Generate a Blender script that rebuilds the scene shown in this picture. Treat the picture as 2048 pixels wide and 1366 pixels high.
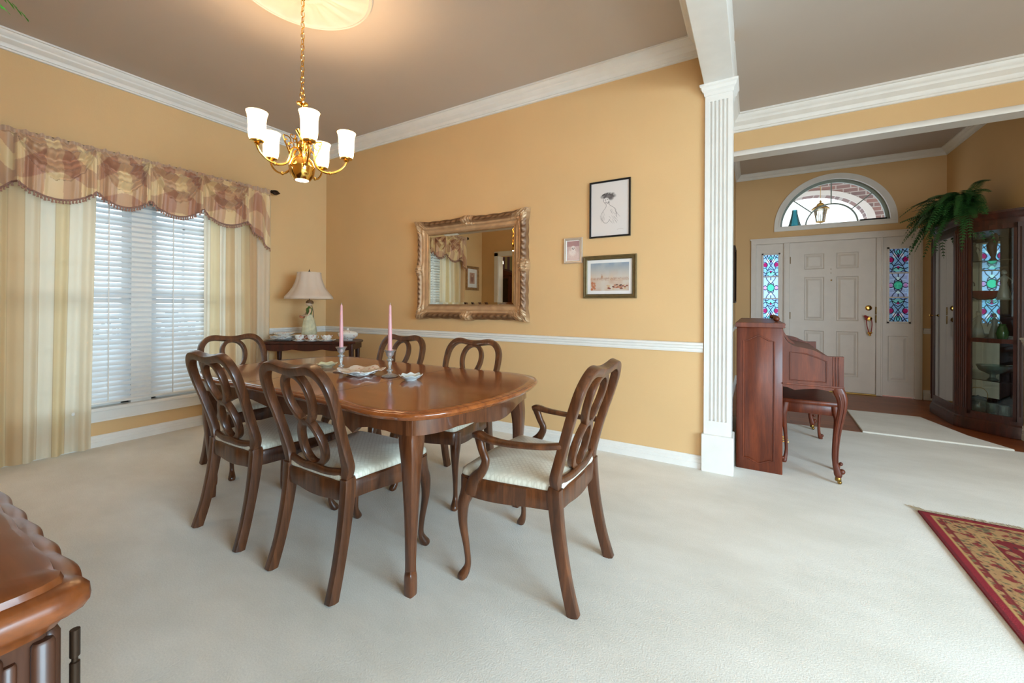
import bpy, bmesh, math, random
import numpy as np
from mathutils import Vector, Matrix
from math import sin, cos, pi, sqrt, radians, atan2, hypot

for o in list(bpy.data.objects): bpy.data.objects.remove(o, do_unlink=True)
SC = bpy.context.scene
COL = SC.collection
random.seed(7)
rng = np.random.default_rng(7)

def lin(c):
    f = lambda v: (v/255/12.92) if v/255 <= .04045 else ((v/255+.055)/1.055)**2.4
    return (f(c[0]), f(c[1]), f(c[2]), 1.0)

# ------------------------------------------------------------------ camera
CAM = Vector((4.619, -3.252, 1.164)); YAW = .5322; ROLL = .005; FPX = 822.4
Fv = Vector((-sin(YAW), cos(YAW), 0)); Rv = Vector((cos(YAW), sin(YAW), 0)); Uv = Vector((0, 0, 1))
cd = bpy.data.cameras.new('camera'); cam = bpy.data.objects.new('camera', cd); COL.objects.link(cam)
cd.sensor_width = 36; cd.lens = FPX/2048*36; cd.shift_y = -(683-612.5)/2048; cd.clip_start = .02
r_ = Rv*cos(ROLL)+Uv*sin(ROLL); u_ = Uv*cos(ROLL)-Rv*sin(ROLL); b_ = -Fv
cam.matrix_world = Matrix(((r_.x, u_.x, b_.x, CAM.x), (r_.y, u_.y, b_.y, CAM.y), (r_.z, u_.z, b_.z, CAM.z), (0, 0, 0, 1)))
SC.camera = cam

# ------------------------------------------------------------------ world, light, exposure
SC.view_settings.view_transform = 'Standard'; SC.view_settings.look = 'None'
SC.view_settings.gamma = 1; SC.view_settings.use_curve_mapping = False
SC.view_settings.exposure = 0.88
W = bpy.data.worlds.new('sky'); SC.world = W; W.use_nodes = True
bg = W.node_tree.nodes['Background']; bg.inputs[0].default_value = (.88, .95, 1.0, 1); bg.inputs[1].default_value = 1.5

def area(name, loc, rot, sx, sy, power, color):
    l = bpy.data.lights.new(name, 'AREA'); l.shape = 'RECTANGLE'; l.size = sx; l.size_y = sy
    l.energy = power; l.color = color; l.spread = radians(150)
    o = bpy.data.objects.new(name, l); COL.objects.link(o); o.location = loc; o.rotation_euler = rot
    return o
def point(name, loc, power, color, r=.03):
    l = bpy.data.lights.new(name, 'POINT'); l.energy = power; l.color = color; l.shadow_soft_size = r
    o = bpy.data.objects.new(name, l); COL.objects.link(o); o.location = loc
    return o
# daylight entering by the living-room windows (south and east walls, behind the camera)
area('daylight_south_window', (6.3, -6.85, 1.35), (radians(60), 0, 0), 3.0, 1.9, 50, (.78, .90, 1.0))
area('daylight_east_window', (8.85, -3.4, 1.35), (radians(56), 0, radians(90)), 3.0, 1.9, 215, (.52, .80, 1.0))
area('daylight_west_window', (-.35, -1.79, 1.25), (radians(90), 0, radians(-90)), 1.6, 1.8, 12, (.86, .94, 1.0))
KIT = point('kitchen_lamp_light', (.55, -4.35, 1.9), 9, (1, .9, .75), .06)

# ------------------------------------------------------------------ helpers
def catmull(P, n, closed=False):
    P = [np.array(p, float) for p in P]; m = len(P); out = []
    segs = m if closed else m-1
    for i in range(segs):
        if closed: a, b, c, d = P[(i-1) % m], P[i], P[(i+1) % m], P[(i+2) % m]
        else: a, b, c, d = P[max(i-1, 0)], P[i], P[i+1], P[min(i+2, m-1)]
        for k in range(n):
            t = k/n
            out.append(.5*((2*b)+(c-a)*t+(2*a-5*b+4*c-d)*t*t+(3*b-a-3*c+d)*t**3))
    if not closed: out.append(P[-1])
    return out

def sect(w, h, p=2.0, n=12):
    o = []
    for k in range(n):
        a = 2*pi*(k+.5)/n; c, s = cos(a), sin(a)
        o.append((w/2*math.copysign(abs(c)**(2/p), c), h/2*math.copysign(abs(s)**(2/p), s)))
    return o

class MB:
    def __init__(s): s.v = []; s.f = []; s.c = None
    def add(s, v, f):
        b = len(s.v); s.v += [tuple(x) for x in v]; s.f += [tuple(b+i for i in q) for q in f]; return s
    def box(s, x0, x1, y0, y1, z0, z1, b=0.0):
        if b <= 0:
            v = [(x, y, z) for z in (z0, z1) for y in (y0, y1) for x in (x0, x1)]
            return s.add(v, [(0, 2, 3, 1), (4, 5, 7, 6), (0, 1, 5, 4), (2, 6, 7, 3), (0, 4, 6, 2), (1, 3, 7, 5)])
        b = min(b, (x1-x0)*.45, (y1-y0)*.45, (z1-z0)*.45)
        def ring(i, z): # octagon
            a0, a1, c0, c1 = x0+i, x1-i, y0+i, y1-i
            return [(a0+b, c0, z), (a1-b, c0, z), (a1, c0+b, z), (a1, c1-b, z), (a1-b, c1, z), (a0+b, c1, z), (a0, c1-b, z), (a0, c0+b, z)]
        L = [ring(b*.5, z0), ring(0, z0+b), ring(0, z1-b), ring(b*.5, z1)]
        return s.loft(L, True, True)
    def loft(s, rings, cap0=True, cap1=True, closed=False):
        n = len(rings[0]); v = [p for r in rings for p in r]; f = []
        m = len(rings)
        for i in range(m if closed else m-1):
            for k in range(n):
                a = i*n+k; b = i*n+(k+1) % n; j = (i+1) % m
                f.append((a, b, j*n+(k+1) % n, j*n+k))
        if not closed:
            if cap0: f.append(tuple(range(n-1, -1, -1)))
            if cap1: f.append(tuple((m-1)*n+k for k in range(n)))
        return s.add(v, f)
    def sweep(s, pts, n=6, p=2.0, ref=(0, 1, 0), closed=False, ns=12, cr=True):
        """pts: (x,y,z,w,h): w across (tangent x ref), h along ref"""
        P = catmull(pts, n, closed) if cr else [np.array(q, float) for q in pts]
        m = len(P); rings = []
        ref = Vector(ref)
        for i in range(m):
            a = P[(i-1) % m] if (closed or i > 0) else P[i]; b = P[(i+1) % m] if (closed or i < m-1) else P[i]
            t = Vector((b-a)[:3]).normalized()
            sd = t.cross(ref); sd = sd.normalized() if sd.length > 1e-5 else Vector((1, 0, 0))
            nn = sd.cross(t).normalized(); c = Vector(P[i][:3])
            rings.append([tuple(c+sd*x+nn*y) for x, y in sect(P[i][3], P[i][4], p, ns)])
        return s.loft(rings, True, True, closed)
    def lathe(s, prof, c=(0, 0, 0), n=20, sx=1, sy=1, flute=0, fa=0.0, cap=True):
        rings = []
        for r, z in prof:
            rr = []
            for k in range(n):
                a = 2*pi*k/n; q = max(r, 1e-4)*(1+fa*cos(flute*a) if flute else 1)
                rr.append((c[0]+q*cos(a)*sx, c[1]+q*sin(a)*sy, c[2]+z))
            rings.append(rr)
        return s.loft(rings, cap, cap)
    def ball(s, c, r, n=12, sz=1, sx=1, sy=1):
        return s.lathe([(r*sin(pi*i/8), -r*cos(pi*i/8)*sz) for i in range(9)], c, n, sx, sy)
    def grid(s, fn, nu, nv, wrapu=False):
        v = [fn(i/(nu), j/(nv)) for j in range(nv+1) for i in range(nu+(0 if wrapu else 1))]
        w = nu if wrapu else nu+1; f = []
        for j in range(nv):
            for i in range(nu):
                a = j*w+i; b = j*w+(i+1) % w
                f.append((a, b, b+w, a+w))
        return s.add(v, f)
    def tr(s, M):
        s.v = [tuple(M @ Vector(p)) for p in s.v]; return s
    def build(s, name, mat, parent=None, smooth=True, bevel=0, cols=None, ang=40, subs=0, solid=0, normals=True):
        me = bpy.data.meshes.new(name); me.from_pydata(s.v, [], s.f); me.validate()
        if normals:
            bm = bmesh.new(); bm.from_mesh(me); bmesh.ops.recalc_face_normals(bm, faces=bm.faces); bm.to_mesh(me); bm.free()
        if cols is not None:
            at = me.color_attributes.new('Col', 'FLOAT_COLOR', 'POINT')
            at.data.foreach_set('color', np.asarray(cols, dtype=np.float32).ravel())
        o = bpy.data.objects.new(name, me); COL.objects.link(o)
        if mat: me.materials.append(mat)
        if smooth:
            me.shade_smooth()
            try: me.set_sharp_from_angle(angle=radians(ang))
            except Exception: pass
        if bevel:
            b = o.modifiers.new('bevel', 'BEVEL'); b.width = bevel; b.segments = 2; b.limit_method = 'ANGLE'; b.angle_limit = radians(50)
        if solid:
            b = o.modifiers.new('solid', 'SOLIDIFY'); b.thickness = solid; b.offset = 0
        if subs:
            b = o.modifiers.new('subs', 'SUBSURF'); b.levels = subs; b.render_levels = subs
        if parent: o.parent = parent
        return o

def tag(o, label, cat, group=None, kind=None):
    o['label'] = label; o['category'] = cat
    if group: o['group'] = group
    if kind: o['kind'] = kind
    return o
def thing(name, label, cat, loc=(0, 0, 0), rz=0, group=None):
    o = bpy.data.objects.new(name, None); COL.objects.link(o); o.empty_display_size = .1
    o.location = loc; o.rotation_euler = (0, 0, rz)
    return tag(o, label, cat, group)
def struct(o, label=None):
    o['kind'] = 'structure'
    if label: o['label'] = label
    return o
def copy_tree(o, parent=None, data=False):
    c = o.copy(); COL.objects.link(c); c.parent = parent
    for ch in list(o.children): copy_tree(ch, c)
    return c

def molding(path, prof, closed=False, mb=None):
    """path in xy with the room on the left; prof (out, z) points as a closed loop"""
    mb = mb or MB(); m = len(path); rings = []
    for i in range(m):
        p = Vector(path[i])
        d0 = (p-Vector(path[i-1])).normalized() if (i > 0 or closed) else None
        d1 = (Vector(path[(i+1) % m])-p).normalized() if (i < m-1 or closed) else None
        if d0 is None: d0 = d1
        if d1 is None: d1 = d0
        n0 = Vector((-d0.y, d0.x)); n1 = Vector((-d1.y, d1.x)); n = (n0+n1).normalized(); k = 1/max(.3, n.dot(n0))
        rings.append([(p.x+n.x*k*a, p.y+n.y*k*a, z) for a, z in prof])
    return mb.loft(rings, True, True, closed)

# ------------------------------------------------------------------ materials
def mat_base(name):
    m = bpy.data.materials.new(name); m.use_nodes = True
    return m, m.node_tree, m.node_tree.nodes['Principled BSDF']
def N(nt, t, **k):
    n = nt.nodes.new(t)
    for a, b in k.items(): setattr(n, a, b)
    return n
def noise(nt, scale, detail=2, coord='Object', vec=None, rough=.5):
    tc = N(nt, 'ShaderNodeTexCoord'); mp = N(nt, 'ShaderNodeMapping'); nz = N(nt, 'ShaderNodeTexNoise')
    nt.links.new(tc.outputs[coord], mp.inputs[0]); nt.links.new(mp.outputs[0], nz.inputs['Vector'])
    if vec: mp.inputs['Scale'].default_value = vec
    nz.inputs['Scale'].default_value = scale; nz.inputs['Detail'].default_value = detail; nz.inputs['Roughness'].default_value = rough
    return nz
def ramp(nt, src, stops):
    r = N(nt, 'ShaderNodeValToRGB'); cr = r.color_ramp
    while len(cr.elements) < len(stops): cr.elements.new(.5)
    for e, (p, c) in zip(cr.elements, stops): e.position = p; e.color = c
    nt.links.new(src, r.inputs[0]); return r
def addbump(nt, p, src, st, dist=.01):
    b = N(nt, 'ShaderNodeBump'); b.inputs['Strength'].default_value = st; b.inputs['Distance'].default_value = dist
    nt.links.new(src, b.inputs['Height']); nt.links.new(b.outputs[0], p.inputs['Normal']); return b
def solid(name, c, rough=.5, metal=0, coat=0, var=0, vs=8, bump=0, bs=60, spec=None, sub=0):
    m, nt, p = mat_base(name)
    col = lin(c); p.inputs['Base Color'].default_value = col; p.inputs['Roughness'].default_value = rough
    p.inputs['Metallic'].default_value = metal; p.inputs['Coat Weight'].default_value = coat
    p.inputs['Coat Roughness'].default_value = .12
    if spec is not None: p.inputs['Specular IOR Level'].default_value = spec
    nz = noise(nt, vs, 3)
    lo = tuple(max(0, x*(1-max(var, .03))) for x in col[:3])+(1,); hi = tuple(x*(1+max(var, .03)) for x in col[:3])+(1,)
    r = ramp(nt, nz.outputs[0], [(.3, lo), (.7, hi)]); nt.links.new(r.outputs[0], p.inputs['Base Color'])
    if bump: addbump(nt, p, noise(nt, bs, 3).outputs[0], bump, .004)
    return m
def wood(name, dark, light, scale=1.0, axis='X', rough=.28, coat=.5, seams=None):
    m, nt, p = mat_base(name)
    v = {'X': (.8, 9, 9), 'Y': (9, .8, 9), 'Z': (9, 9, .8)}[axis]
    nz = noise(nt, 3.0*scale, 5, vec=v, rough=.6); nz.inputs['Distortion'].default_value = .6
    r = ramp(nt, nz.outputs[0], [(.28, lin(dark)), (.50, lin([(a+b)/2 for a, b in zip(dark, light)])), (.72, lin(light))])
    fine = noise(nt, 26*scale, 3, vec=v); mx = N(nt, 'ShaderNodeMix', data_type='RGBA', blend_type='MULTIPLY'); mx.inputs[0].default_value = .35
    r2 = ramp(nt, fine.outputs[0], [(.35, (.45, .42, .4, 1)), (.6, (1, 1, 1, 1))])
    nt.links.new(r.outputs[0], mx.inputs[6]); nt.links.new(r2.outputs[0], mx.inputs[7])
    nt.links.new(mx.outputs[2], p.inputs['Base Color'])
    p.inputs['Roughness'].default_value = rough; p.inputs['Coat Weight'].default_value = coat; p.inputs['Coat Roughness'].default_value = .08
    return m
def attrmat(name, rough=.6, trans=0.0, transp=0.0, bump=0, bs=300, coat=0, shim=0):
    m, nt, p = mat_base(name)
    a = N(nt, 'ShaderNodeAttribute', attribute_name='Col'); nt.links.new(a.outputs[0], p.inputs['Base Color'])
    p.inputs['Roughness'].default_value = rough; p.inputs['Coat Weight'].default_value = coat
    p.inputs['Sheen Weight'].default_value = shim
    if bump: addbump(nt, p, noise(nt, bs, 2).outputs[0], bump, .003)
    out = nt.nodes['Material Output']; last = p.outputs[0]
    if trans:
        t = N(nt, 'ShaderNodeBsdfTranslucent'); nt.links.new(a.outputs[0], t.inputs[0])
        mx = N(nt, 'ShaderNodeMixShader'); mx.inputs[0].default_value = trans
        nt.links.new(last, mx.inputs[1]); nt.links.new(t.outputs[0], mx.inputs[2]); last = mx.outputs[0]
    if transp:
        t = N(nt, 'ShaderNodeBsdfTransparent'); nt.links.new(a.outputs[0], t.inputs[0])
        mx = N(nt, 'ShaderNodeMixShader'); mx.inputs[0].default_value = transp
        nt.links.new(last, mx.inputs[1]); nt.links.new(t.outputs[0], mx.inputs[2]); last = mx.outputs[0]
    nt.links.new(last, out.inputs[0]); return m
def thin_glass(name, tint=(240, 248, 246), refl=1.0, haze=0.0):
    m, nt, p = mat_base(name); nt.nodes.remove(p); out = nt.nodes['Material Output']
    t = N(nt, 'ShaderNodeBsdfTransparent'); t.inputs[0].default_value = lin(tint)
    g = N(nt, 'ShaderNodeBsdfGlossy'); g.inputs['Roughness'].default_value = .02
    fr = N(nt, 'ShaderNodeFresnel'); fr.inputs[0].default_value = 1.5
    mt = N(nt, 'ShaderNodeMath', operation='MULTIPLY'); mt.inputs[1].default_value = 1.6*refl
    mx = N(nt, 'ShaderNodeMixShader')
    nt.links.new(fr.outputs[0], mt.inputs[0]); nt.links.new(mt.outputs[0], mx.inputs[0])
    nt.links.new(t.outputs[0], mx.inputs[1]); nt.links.new(g.outputs[0], mx.inputs[2])
    last = mx.outputs[0]
    if haze:
        d = N(nt, 'ShaderNodeBsdfDiffuse'); d.inputs[0].default_value = lin(tint); m2 = N(nt, 'ShaderNodeMixShader'); m2.inputs[0].default_value = haze
        nt.links.new(last, m2.inputs[1]); nt.links.new(d.outputs[0], m2.inputs[2]); last = m2.outputs[0]
    nt.links.new(last, out.inputs[0]); return m
def emis(name, c, s):
    m, nt, p = mat_base(name); p.inputs['Base Color'].default_value = lin(c)
    p.inputs['Emission Color'].default_value = lin(c); p.inputs['Emission Strength'].default_value = s; return m
def transl(name, c, mixv=.5, rough=.5, transp=0.0):
    m, nt, p = mat_base(name); p.inputs['Base Color'].default_value = lin(c); p.inputs['Roughness'].default_value = rough
    out = nt.nodes['Material Output']; t = N(nt, 'ShaderNodeBsdfTranslucent'); t.inputs[0].default_value = lin(c)
    mx = N(nt, 'ShaderNodeMixShader'); mx.inputs[0].default_value = mixv
    nt.links.new(p.outputs[0], mx.inputs[1]); nt.links.new(t.outputs[0], mx.inputs[2]); last = mx.outputs[0]
    if transp:
        q = N(nt, 'ShaderNodeBsdfTransparent'); m2 = N(nt, 'ShaderNodeMixShader'); m2.inputs[0].default_value = transp
        nt.links.new(last, m2.inputs[1]); nt.links.new(q.outputs[0], m2.inputs[2]); last = m2.outputs[0]
    nt.links.new(last, out.inputs[0]); return m

def carpet_mat():
    m, nt, p = mat_base('carpet')
    big = noise(nt, 1.6, 4, rough=.6, vec=(1, 1.8, 1)); fine = noise(nt, 170, 2)
    r = ramp(nt, big.outputs[0], [(.35, lin((226, 219, 206))), (.65, lin((240, 234, 223)))])
    r2 = ramp(nt, fine.outputs[0], [(.25, (.80, .80, .80, 1)), (.7, (1, 1, 1, 1))])
    mx = N(nt, 'ShaderNodeMix', data_type='RGBA', blend_type='MULTIPLY'); mx.inputs[0].default_value = .55
    nt.links.new(r.outputs[0], mx.inputs[6]); nt.links.new(r2.outputs[0], mx.inputs[7]); nt.links.new(mx.outputs[2], p.inputs['Base Color'])
    p.inputs['Roughness'].default_value = .95; p.inputs['Specular IOR Level'].default_value = .1; p.inputs['Sheen Weight'].default_value = .2
    addbump(nt, p, fine.outputs[0], .3, .004); return m
def plank_mat():
    m, nt, p = mat_base('plank_floor')
    tc = N(nt, 'ShaderNodeTexCoord'); br = N(nt, 'ShaderNodeTexBrick'); br.inputs['Scale'].default_value = 1.0
    br.inputs['Brick Width'].default_value = .9; br.inputs['Row Height'].default_value = .09; br.inputs['Mortar Size'].default_value = .002
    br.inputs['Color1'].default_value = lin((160, 88, 46)); br.inputs['Color2'].default_value = lin((138, 72, 36)); br.inputs['Mortar'].default_value = lin((50, 24, 12))
    nt.links.new(tc.outputs['Object'], br.inputs[0])
    nz = noise(nt, 4, 4, vec=(1, 14, 1)); mx = N(nt, 'ShaderNodeMix', data_type='RGBA', blend_type='MULTIPLY'); mx.inputs[0].default_value = .5
    r = ramp(nt, nz.outputs[0], [(.3, (.6, .6, .6, 1)), (.7, (1, 1, 1, 1))])
    nt.links.new(br.outputs[0], mx.inputs[6]); nt.links.new(r.outputs[0], mx.inputs[7]); nt.links.new(mx.outputs[2], p.inputs['Base Color'])
    p.inputs['Roughness'].default_value = .4; p.inputs['Coat Weight'].default_value = .08; return m
def brick_mat():
    m, nt, p = mat_base('brick_wall')
    tc = N(nt, 'ShaderNodeTexCoord'); mp = N(nt, 'ShaderNodeMapping'); mp.inputs['Rotation'].default_value = (radians(90), 0, 0)
    br = N(nt, 'ShaderNodeTexBrick'); br.inputs['Scale'].default_value = 1
    br.inputs['Brick Width'].default_value = .21; br.inputs['Row Height'].default_value = .075; br.inputs['Mortar Size'].default_value = .008
    br.inputs['Color1'].default_value = lin((142, 108, 102)); br.inputs['Color2'].default_value = lin((118, 98, 98)); br.inputs['Mortar'].default_value = lin((170, 160, 155))
    nt.links.new(tc.outputs['Object'], mp.inputs[0]); nt.links.new(mp.outputs[0], br.inputs[0]); nt.links.new(br.outputs[0], p.inputs['Base Color'])
    p.inputs['Roughness'].default_value = .9; return m
def damask_mat():
    m, nt, p = mat_base('cream_damask')
    tc = N(nt, 'ShaderNodeTexCoord'); mp = N(nt, 'ShaderNodeMapping'); mp.inputs['Scale'].default_value = (62, 62, 20); mp.inputs['Rotation'].default_value = (0, 0, radians(45))
    ck = N(nt, 'ShaderNodeTexVoronoi', feature='F1', distance='CHEBYCHEV'); ck.inputs['Scale'].default_value = 1; ck.inputs['Randomness'].default_value = .15
    nt.links.new(tc.outputs['Object'], mp.inputs[0]); nt.links.new(mp.outputs[0], ck.inputs['Vector'])
    r = ramp(nt, ck.outputs['Distance'], [(.25, lin((226, 220, 202))), (.48, lin((208, 200, 180)))])
    nt.links.new(r.outputs[0], p.inputs['Base Color']); p.inputs['Roughness'].default_value = .42; p.inputs['Sheen Weight'].default_value = .2
    addbump(nt, p, ck.outputs['Distance'], -.35, .004); return m
def stripe_mat(name, cols, width, axis=0):
    m, nt, p = mat_base(name)
    tc = N(nt, 'ShaderNodeTexCoord'); sp = N(nt, 'ShaderNodeSeparateXYZ'); nt.links.new(tc.outputs['Object'], sp.inputs[0])
    a = N(nt, 'ShaderNodeMath', operation='DIVIDE'); a.inputs[1].default_value = width; nt.links.new(sp.outputs[axis], a.inputs[0])
    b = N(nt, 'ShaderNodeMath', operation='FRACT'); nt.links.new(a.outputs[0], b.inputs[0])
    r = ramp(nt, b.outputs[0], [(i/len(cols), lin(c)) for i, c in enumerate(cols)]); r.color_ramp.interpolation = 'CONSTANT'
    nt.links.new(r.outputs[0], p.inputs['Base Color']); p.inputs['Roughness'].default_value = .7; return m

WALL = solid('golden_wall_paint', (218, 180, 130), .62, var=.02, vs=1.5, bump=.12, bs=120, spec=.3)
CEIL = solid('ceiling_paint', (194, 180, 168), .7, var=.02, vs=1, bump=.1, bs=150)
TRIM = solid('white_trim_paint', (232, 228, 222), .32, var=.01)
DOORM = solid('door_paint', (222, 212, 202), .4, var=.01)
CARPET = carpet_mat(); PLANK = plank_mat(); BRICK = brick_mat(); DAMASK = damask_mat()
CHAIRW = wood('walnut_chair_wood', (60, 32, 16), (116, 66, 34), 1.2, 'Z', .34, .2)
TOPW = wood('glossy_tabletop_wood', (128, 62, 24), (170, 94, 42), .7, 'X', .18, .5)
TABW = wood('table_base_wood', (76, 40, 22), (122, 70, 38), 1, 'Z', .28, .4)
PIANOW = wood('mahogany_piano_wood', (80, 30, 12), (128, 56, 24), .8, 'Z', .42, .05)
CABW = wood('dark_cherry_wood', (46, 18, 9), (80, 32, 16), .8, 'Z', .4, .08)
SIDEW = wood('sideboard_wood', (60, 34, 22), (98, 58, 38), .8, 'Z', .42, .1)
SIDETOP = wood('sideboard_top_wood', (98, 46, 16), (138, 72, 28), .5, 'X', .32, .15)
BRASS = solid('polished_brass', (232, 186, 96), .12, 1); BRASSD = solid('aged_brass', (150, 118, 62), .35, 1)
BRONZE = solid('dark_bronze', (58, 42, 30), .4, .7)
BLACK = solid('black_paint', (22, 22, 24), .35); MIRROR = solid('mirror_glass', (215, 210, 195), .01, 1)
GOLDF = solid('antique_gold_frame', (166, 128, 88), .4, .35, var=.22, vs=22)
OLIVEF = solid('olive_gold_frame', (108, 92, 60), .35, .4, var=.15, vs=30)
SILVERF = solid('silver_frame', (190, 178, 165), .35, .4)
CHINA = solid('white_china', (236, 232, 226), .15, coat=.6); PAPER = solid('white_mat_board', (228, 222, 218), .8)
PINK = solid('pink_wax', (228, 166, 168), .4, sub=.2); CLEAR = thin_glass('clear_glass', (250, 252, 252), 1.5, .16)
CABGLASS = thin_glass('cabinet_glass', (247, 252, 250), .6, .0); PANEG = thin_glass('window_pane', (245, 250, 250), .6)
SHADEG = transl('frosted_shade_glass', (255, 246, 232), .6, .3, .38)
SLAT = transl('blind_slat', (232, 234, 236), .10, .45)
FERN = solid('fern_green', (46, 92, 42), .5, var=.35, vs=14); FERN2 = solid('bright_fern_green', (60, 175, 50), .5, var=.3, vs=14)
PIC = attrmat('printed_picture', .5, coat=.2); STAIN = attrmat('stained_glass', .25, .35, .60); LEADM = solid('lead_came', (40, 40, 46), .5, .3)
SHEER = attrmat('striped_sheer_curtain', .7, .52, .0, .2, 500); VALM = attrmat('checked_valance_fabric', .45, .06, 0, .2, 400, shim=.2); RUGM = attrmat('rug_pile', .95, bump=.5, bs=260)
BULB = emis('lit_bulb', (255, 226, 180), 14)

# ------------------------------------------------------------------ setting: shell
H = 3.10
struct(MB().box(-.14, 9.2, -7.2, 1.73, -.1, 0).build('floor', CARPET, smooth=False), 'cream cut-pile carpet')
struct(MB().box(4.2, 6.9, 1.73, 4.1, -.1, -.004).build('floor', PLANK, smooth=False), 'reddish wood plank floor of the entry')
struct(MB().box(-.14, 9.2, -7.2, 1.56, H, H+.12).build('ceiling', CEIL, smooth=False))
struct(MB().box(4.2, 6.9, 1.69, 4.1, 3.165, 3.28).build('ceiling', CEIL, smooth=False))
# window wall (x=0) with the opening  y -2.60..-.98, z .30..2.22
WY0, WY1, WZ0, WZ1 = -2.60, -.98, .31, 2.22
mb = MB().box(-.14, 0, -3.58, WY0, 0, H).box(-.14, 0, WY1, .14, 0, H).box(-.14, 0, WY0, WY1, 0, WZ0).box(-.14, 0, WY0, WY1, WZ1, H)
struct(mb.build('wall_left', WALL, smooth=False))
struct(MB().box(0, 4.480, 0, .14, 0, H).build('wall_back', WALL, smooth=False))
# south wall of the dining room with a doorway x .39..1.25
mb = MB().box(0, .39, -3.58, -3.44, 0, H).box(1.25, 4.49, -3.58, -3.44, 0, H).box(.39, 1.25, -3.58, -3.44, 2.12, H)
struct(mb.build('wall_front', WALL, smooth=False))
# foyer walls
struct(MB().box(4.23, 4.37, .14, 3.92, 0, 3.2).build('wall_foyer_left', WALL, smooth=False))
struct(MB().box(6.685, 6.85, 1.52, 4.07, 0, 3.2).build('wall_foyer_right', WALL, smooth=False))
# living room walls
LV = MB().box(4.35, 4.49, -7.1, -3.58, 0, H); struct(LV.build('wall_living_left', WALL, smooth=False))
struct(MB().box(6.85, 9.1, 1.52, 1.69, 0, H).build('wall_living_back', WALL, smooth=False))
struct(MB().box(4.35, 4.8, -7.14, -7, 0, H).box(7.8, 9.1, -7.14, -7, 0, H).box(4.8, 7.8, -7.14, -7, 0, .4).box(4.8, 7.8, -7.14, -7, 2.3, H).build('wall_living_front', WALL, smooth=False))
struct(MB().box(9, 9.14, -7, -4.9, 0, H).box(9, 9.14, -1.9, 1.6, 0, H).box(9, 9.14, -4.9, -1.9, 0, .4).box(9, 9.14, -4.9, -1.9, 2.3, H).build('wall_living_right', WALL, smooth=False))
# header between living room and entry, dropped beam over the column
struct(MB().box(4.37, 6.85, 1.52, 1.69, 2.715, H+.08).build('wall_header', WALL, smooth=False))
struct(MB().box(4.305, 4.492, -3.44, .0, 2.745, H).build('trim_1', TRIM, smooth=False, bevel=.004), 'white dropped ceiling beam')
struct(molding([(6.685, 1.52), (4.37, 1.52)], [(0, 2.70), (.018, 2.70), (.024, 2.715), (.018, 2.74), (.010, 2.752), (0, 2.757)]).build('trim_2', TRIM), 'thin white moulding along the header')

struct(MB().box(4.38, 6.84, 1.525, 1.688, 2.704, 2.7145).build('trim_12', TRIM, smooth=False), 'white underside of the header')
def crown(path, top, h, out, closed=False):
    P = [(0, 0), (0, 1), (1, 1), (1, .90), (.90, .88), (.86, .80), (.74, .66), (.66, .60), (.62, .52), (.50, .44), (.32, .34), (.24, .22), (.22, .14), (.14, .12), (.12, .02), (.04, 0)]
    return molding(path, [(a*out, top-h+b*h) for a, b in P], closed)
struct(crown([(4.305, 0), (0, 0), (0, -3.44), (4.305, -3.44)], H, .125, .10, True).build('trim_3', TRIM, ang=25), 'white crown moulding of the dining room')
struct(crown([(9, -7), (9, 1.52), (4.37, 1.52), (4.37, .14)], H, .16, .12).build('trim_4', TRIM, ang=25), 'white crown moulding of the living room')
struct(crown([(6.685, 1.69), (6.685, 3.92), (4.37, 3.92), (4.37, 1.69)], 3.165, .085, .07).build('trim_5', TRIM, ang=25), 'white crown moulding of the entry')
RAILP = [(0, .838), (.010, .838), (.014, .850), (.012, .862), (.020, .868), (.022, .884), (.030, .890), (.030, .905), (.022, .909), (0, .909)]
BASEP = [(0, 0), (.018, 0), (.018, .040), (.014, .044), (.014, .062), (.010, .068), (.010, .084), (.006, .0925), (0, .0925)]
struct(molding([(4.305, 0), (0, 0), (0, -.98+.1)], RAILP).build('trim_6', TRIM, ang=25), 'white chair rail')
struct(molding([(0, -2.72), (0, -3.44), (.28, -3.44)], RAILP).build('trim_7', TRIM, ang=25))
struct(molding([(1.36, -3.44), (4.3, -3.44)], RAILP).build('trim_8', TRIM, ang=25))
struct(molding([(6.685, 1.56), (6.685, 3.92), (6.475, 3.92)], RAILP).build('trim_9', TRIM, ang=25))
struct(molding([(4.55, 3.92), (4.37, 3.92), (4.37, 1.8)], RAILP).build('trim_10', TRIM, ang=25))
struct(molding([(4.30, 0), (0, 0), (0, -3.44), (.28, -3.44)], BASEP).build('baseboard_back', TRIM, ang=25))
struct(molding([(1.36, -3.44), (4.3, -3.44)], BASEP).build('baseboard_front', TRIM, ang=25))
struct(molding([(6.685, 1.56), (6.685, 3.92), (6.475, 3.92)], [(a, z*1.35) for a, z in BASEP]).build('baseboard_right', TRIM, ang=25))
struct(molding([(4.56, 3.92), (4.37, 3.92), (4.37, 1.8)], [(a, z*1.35) for a, z in BASEP]).build('baseboard_left', TRIM, ang=25))

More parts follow.
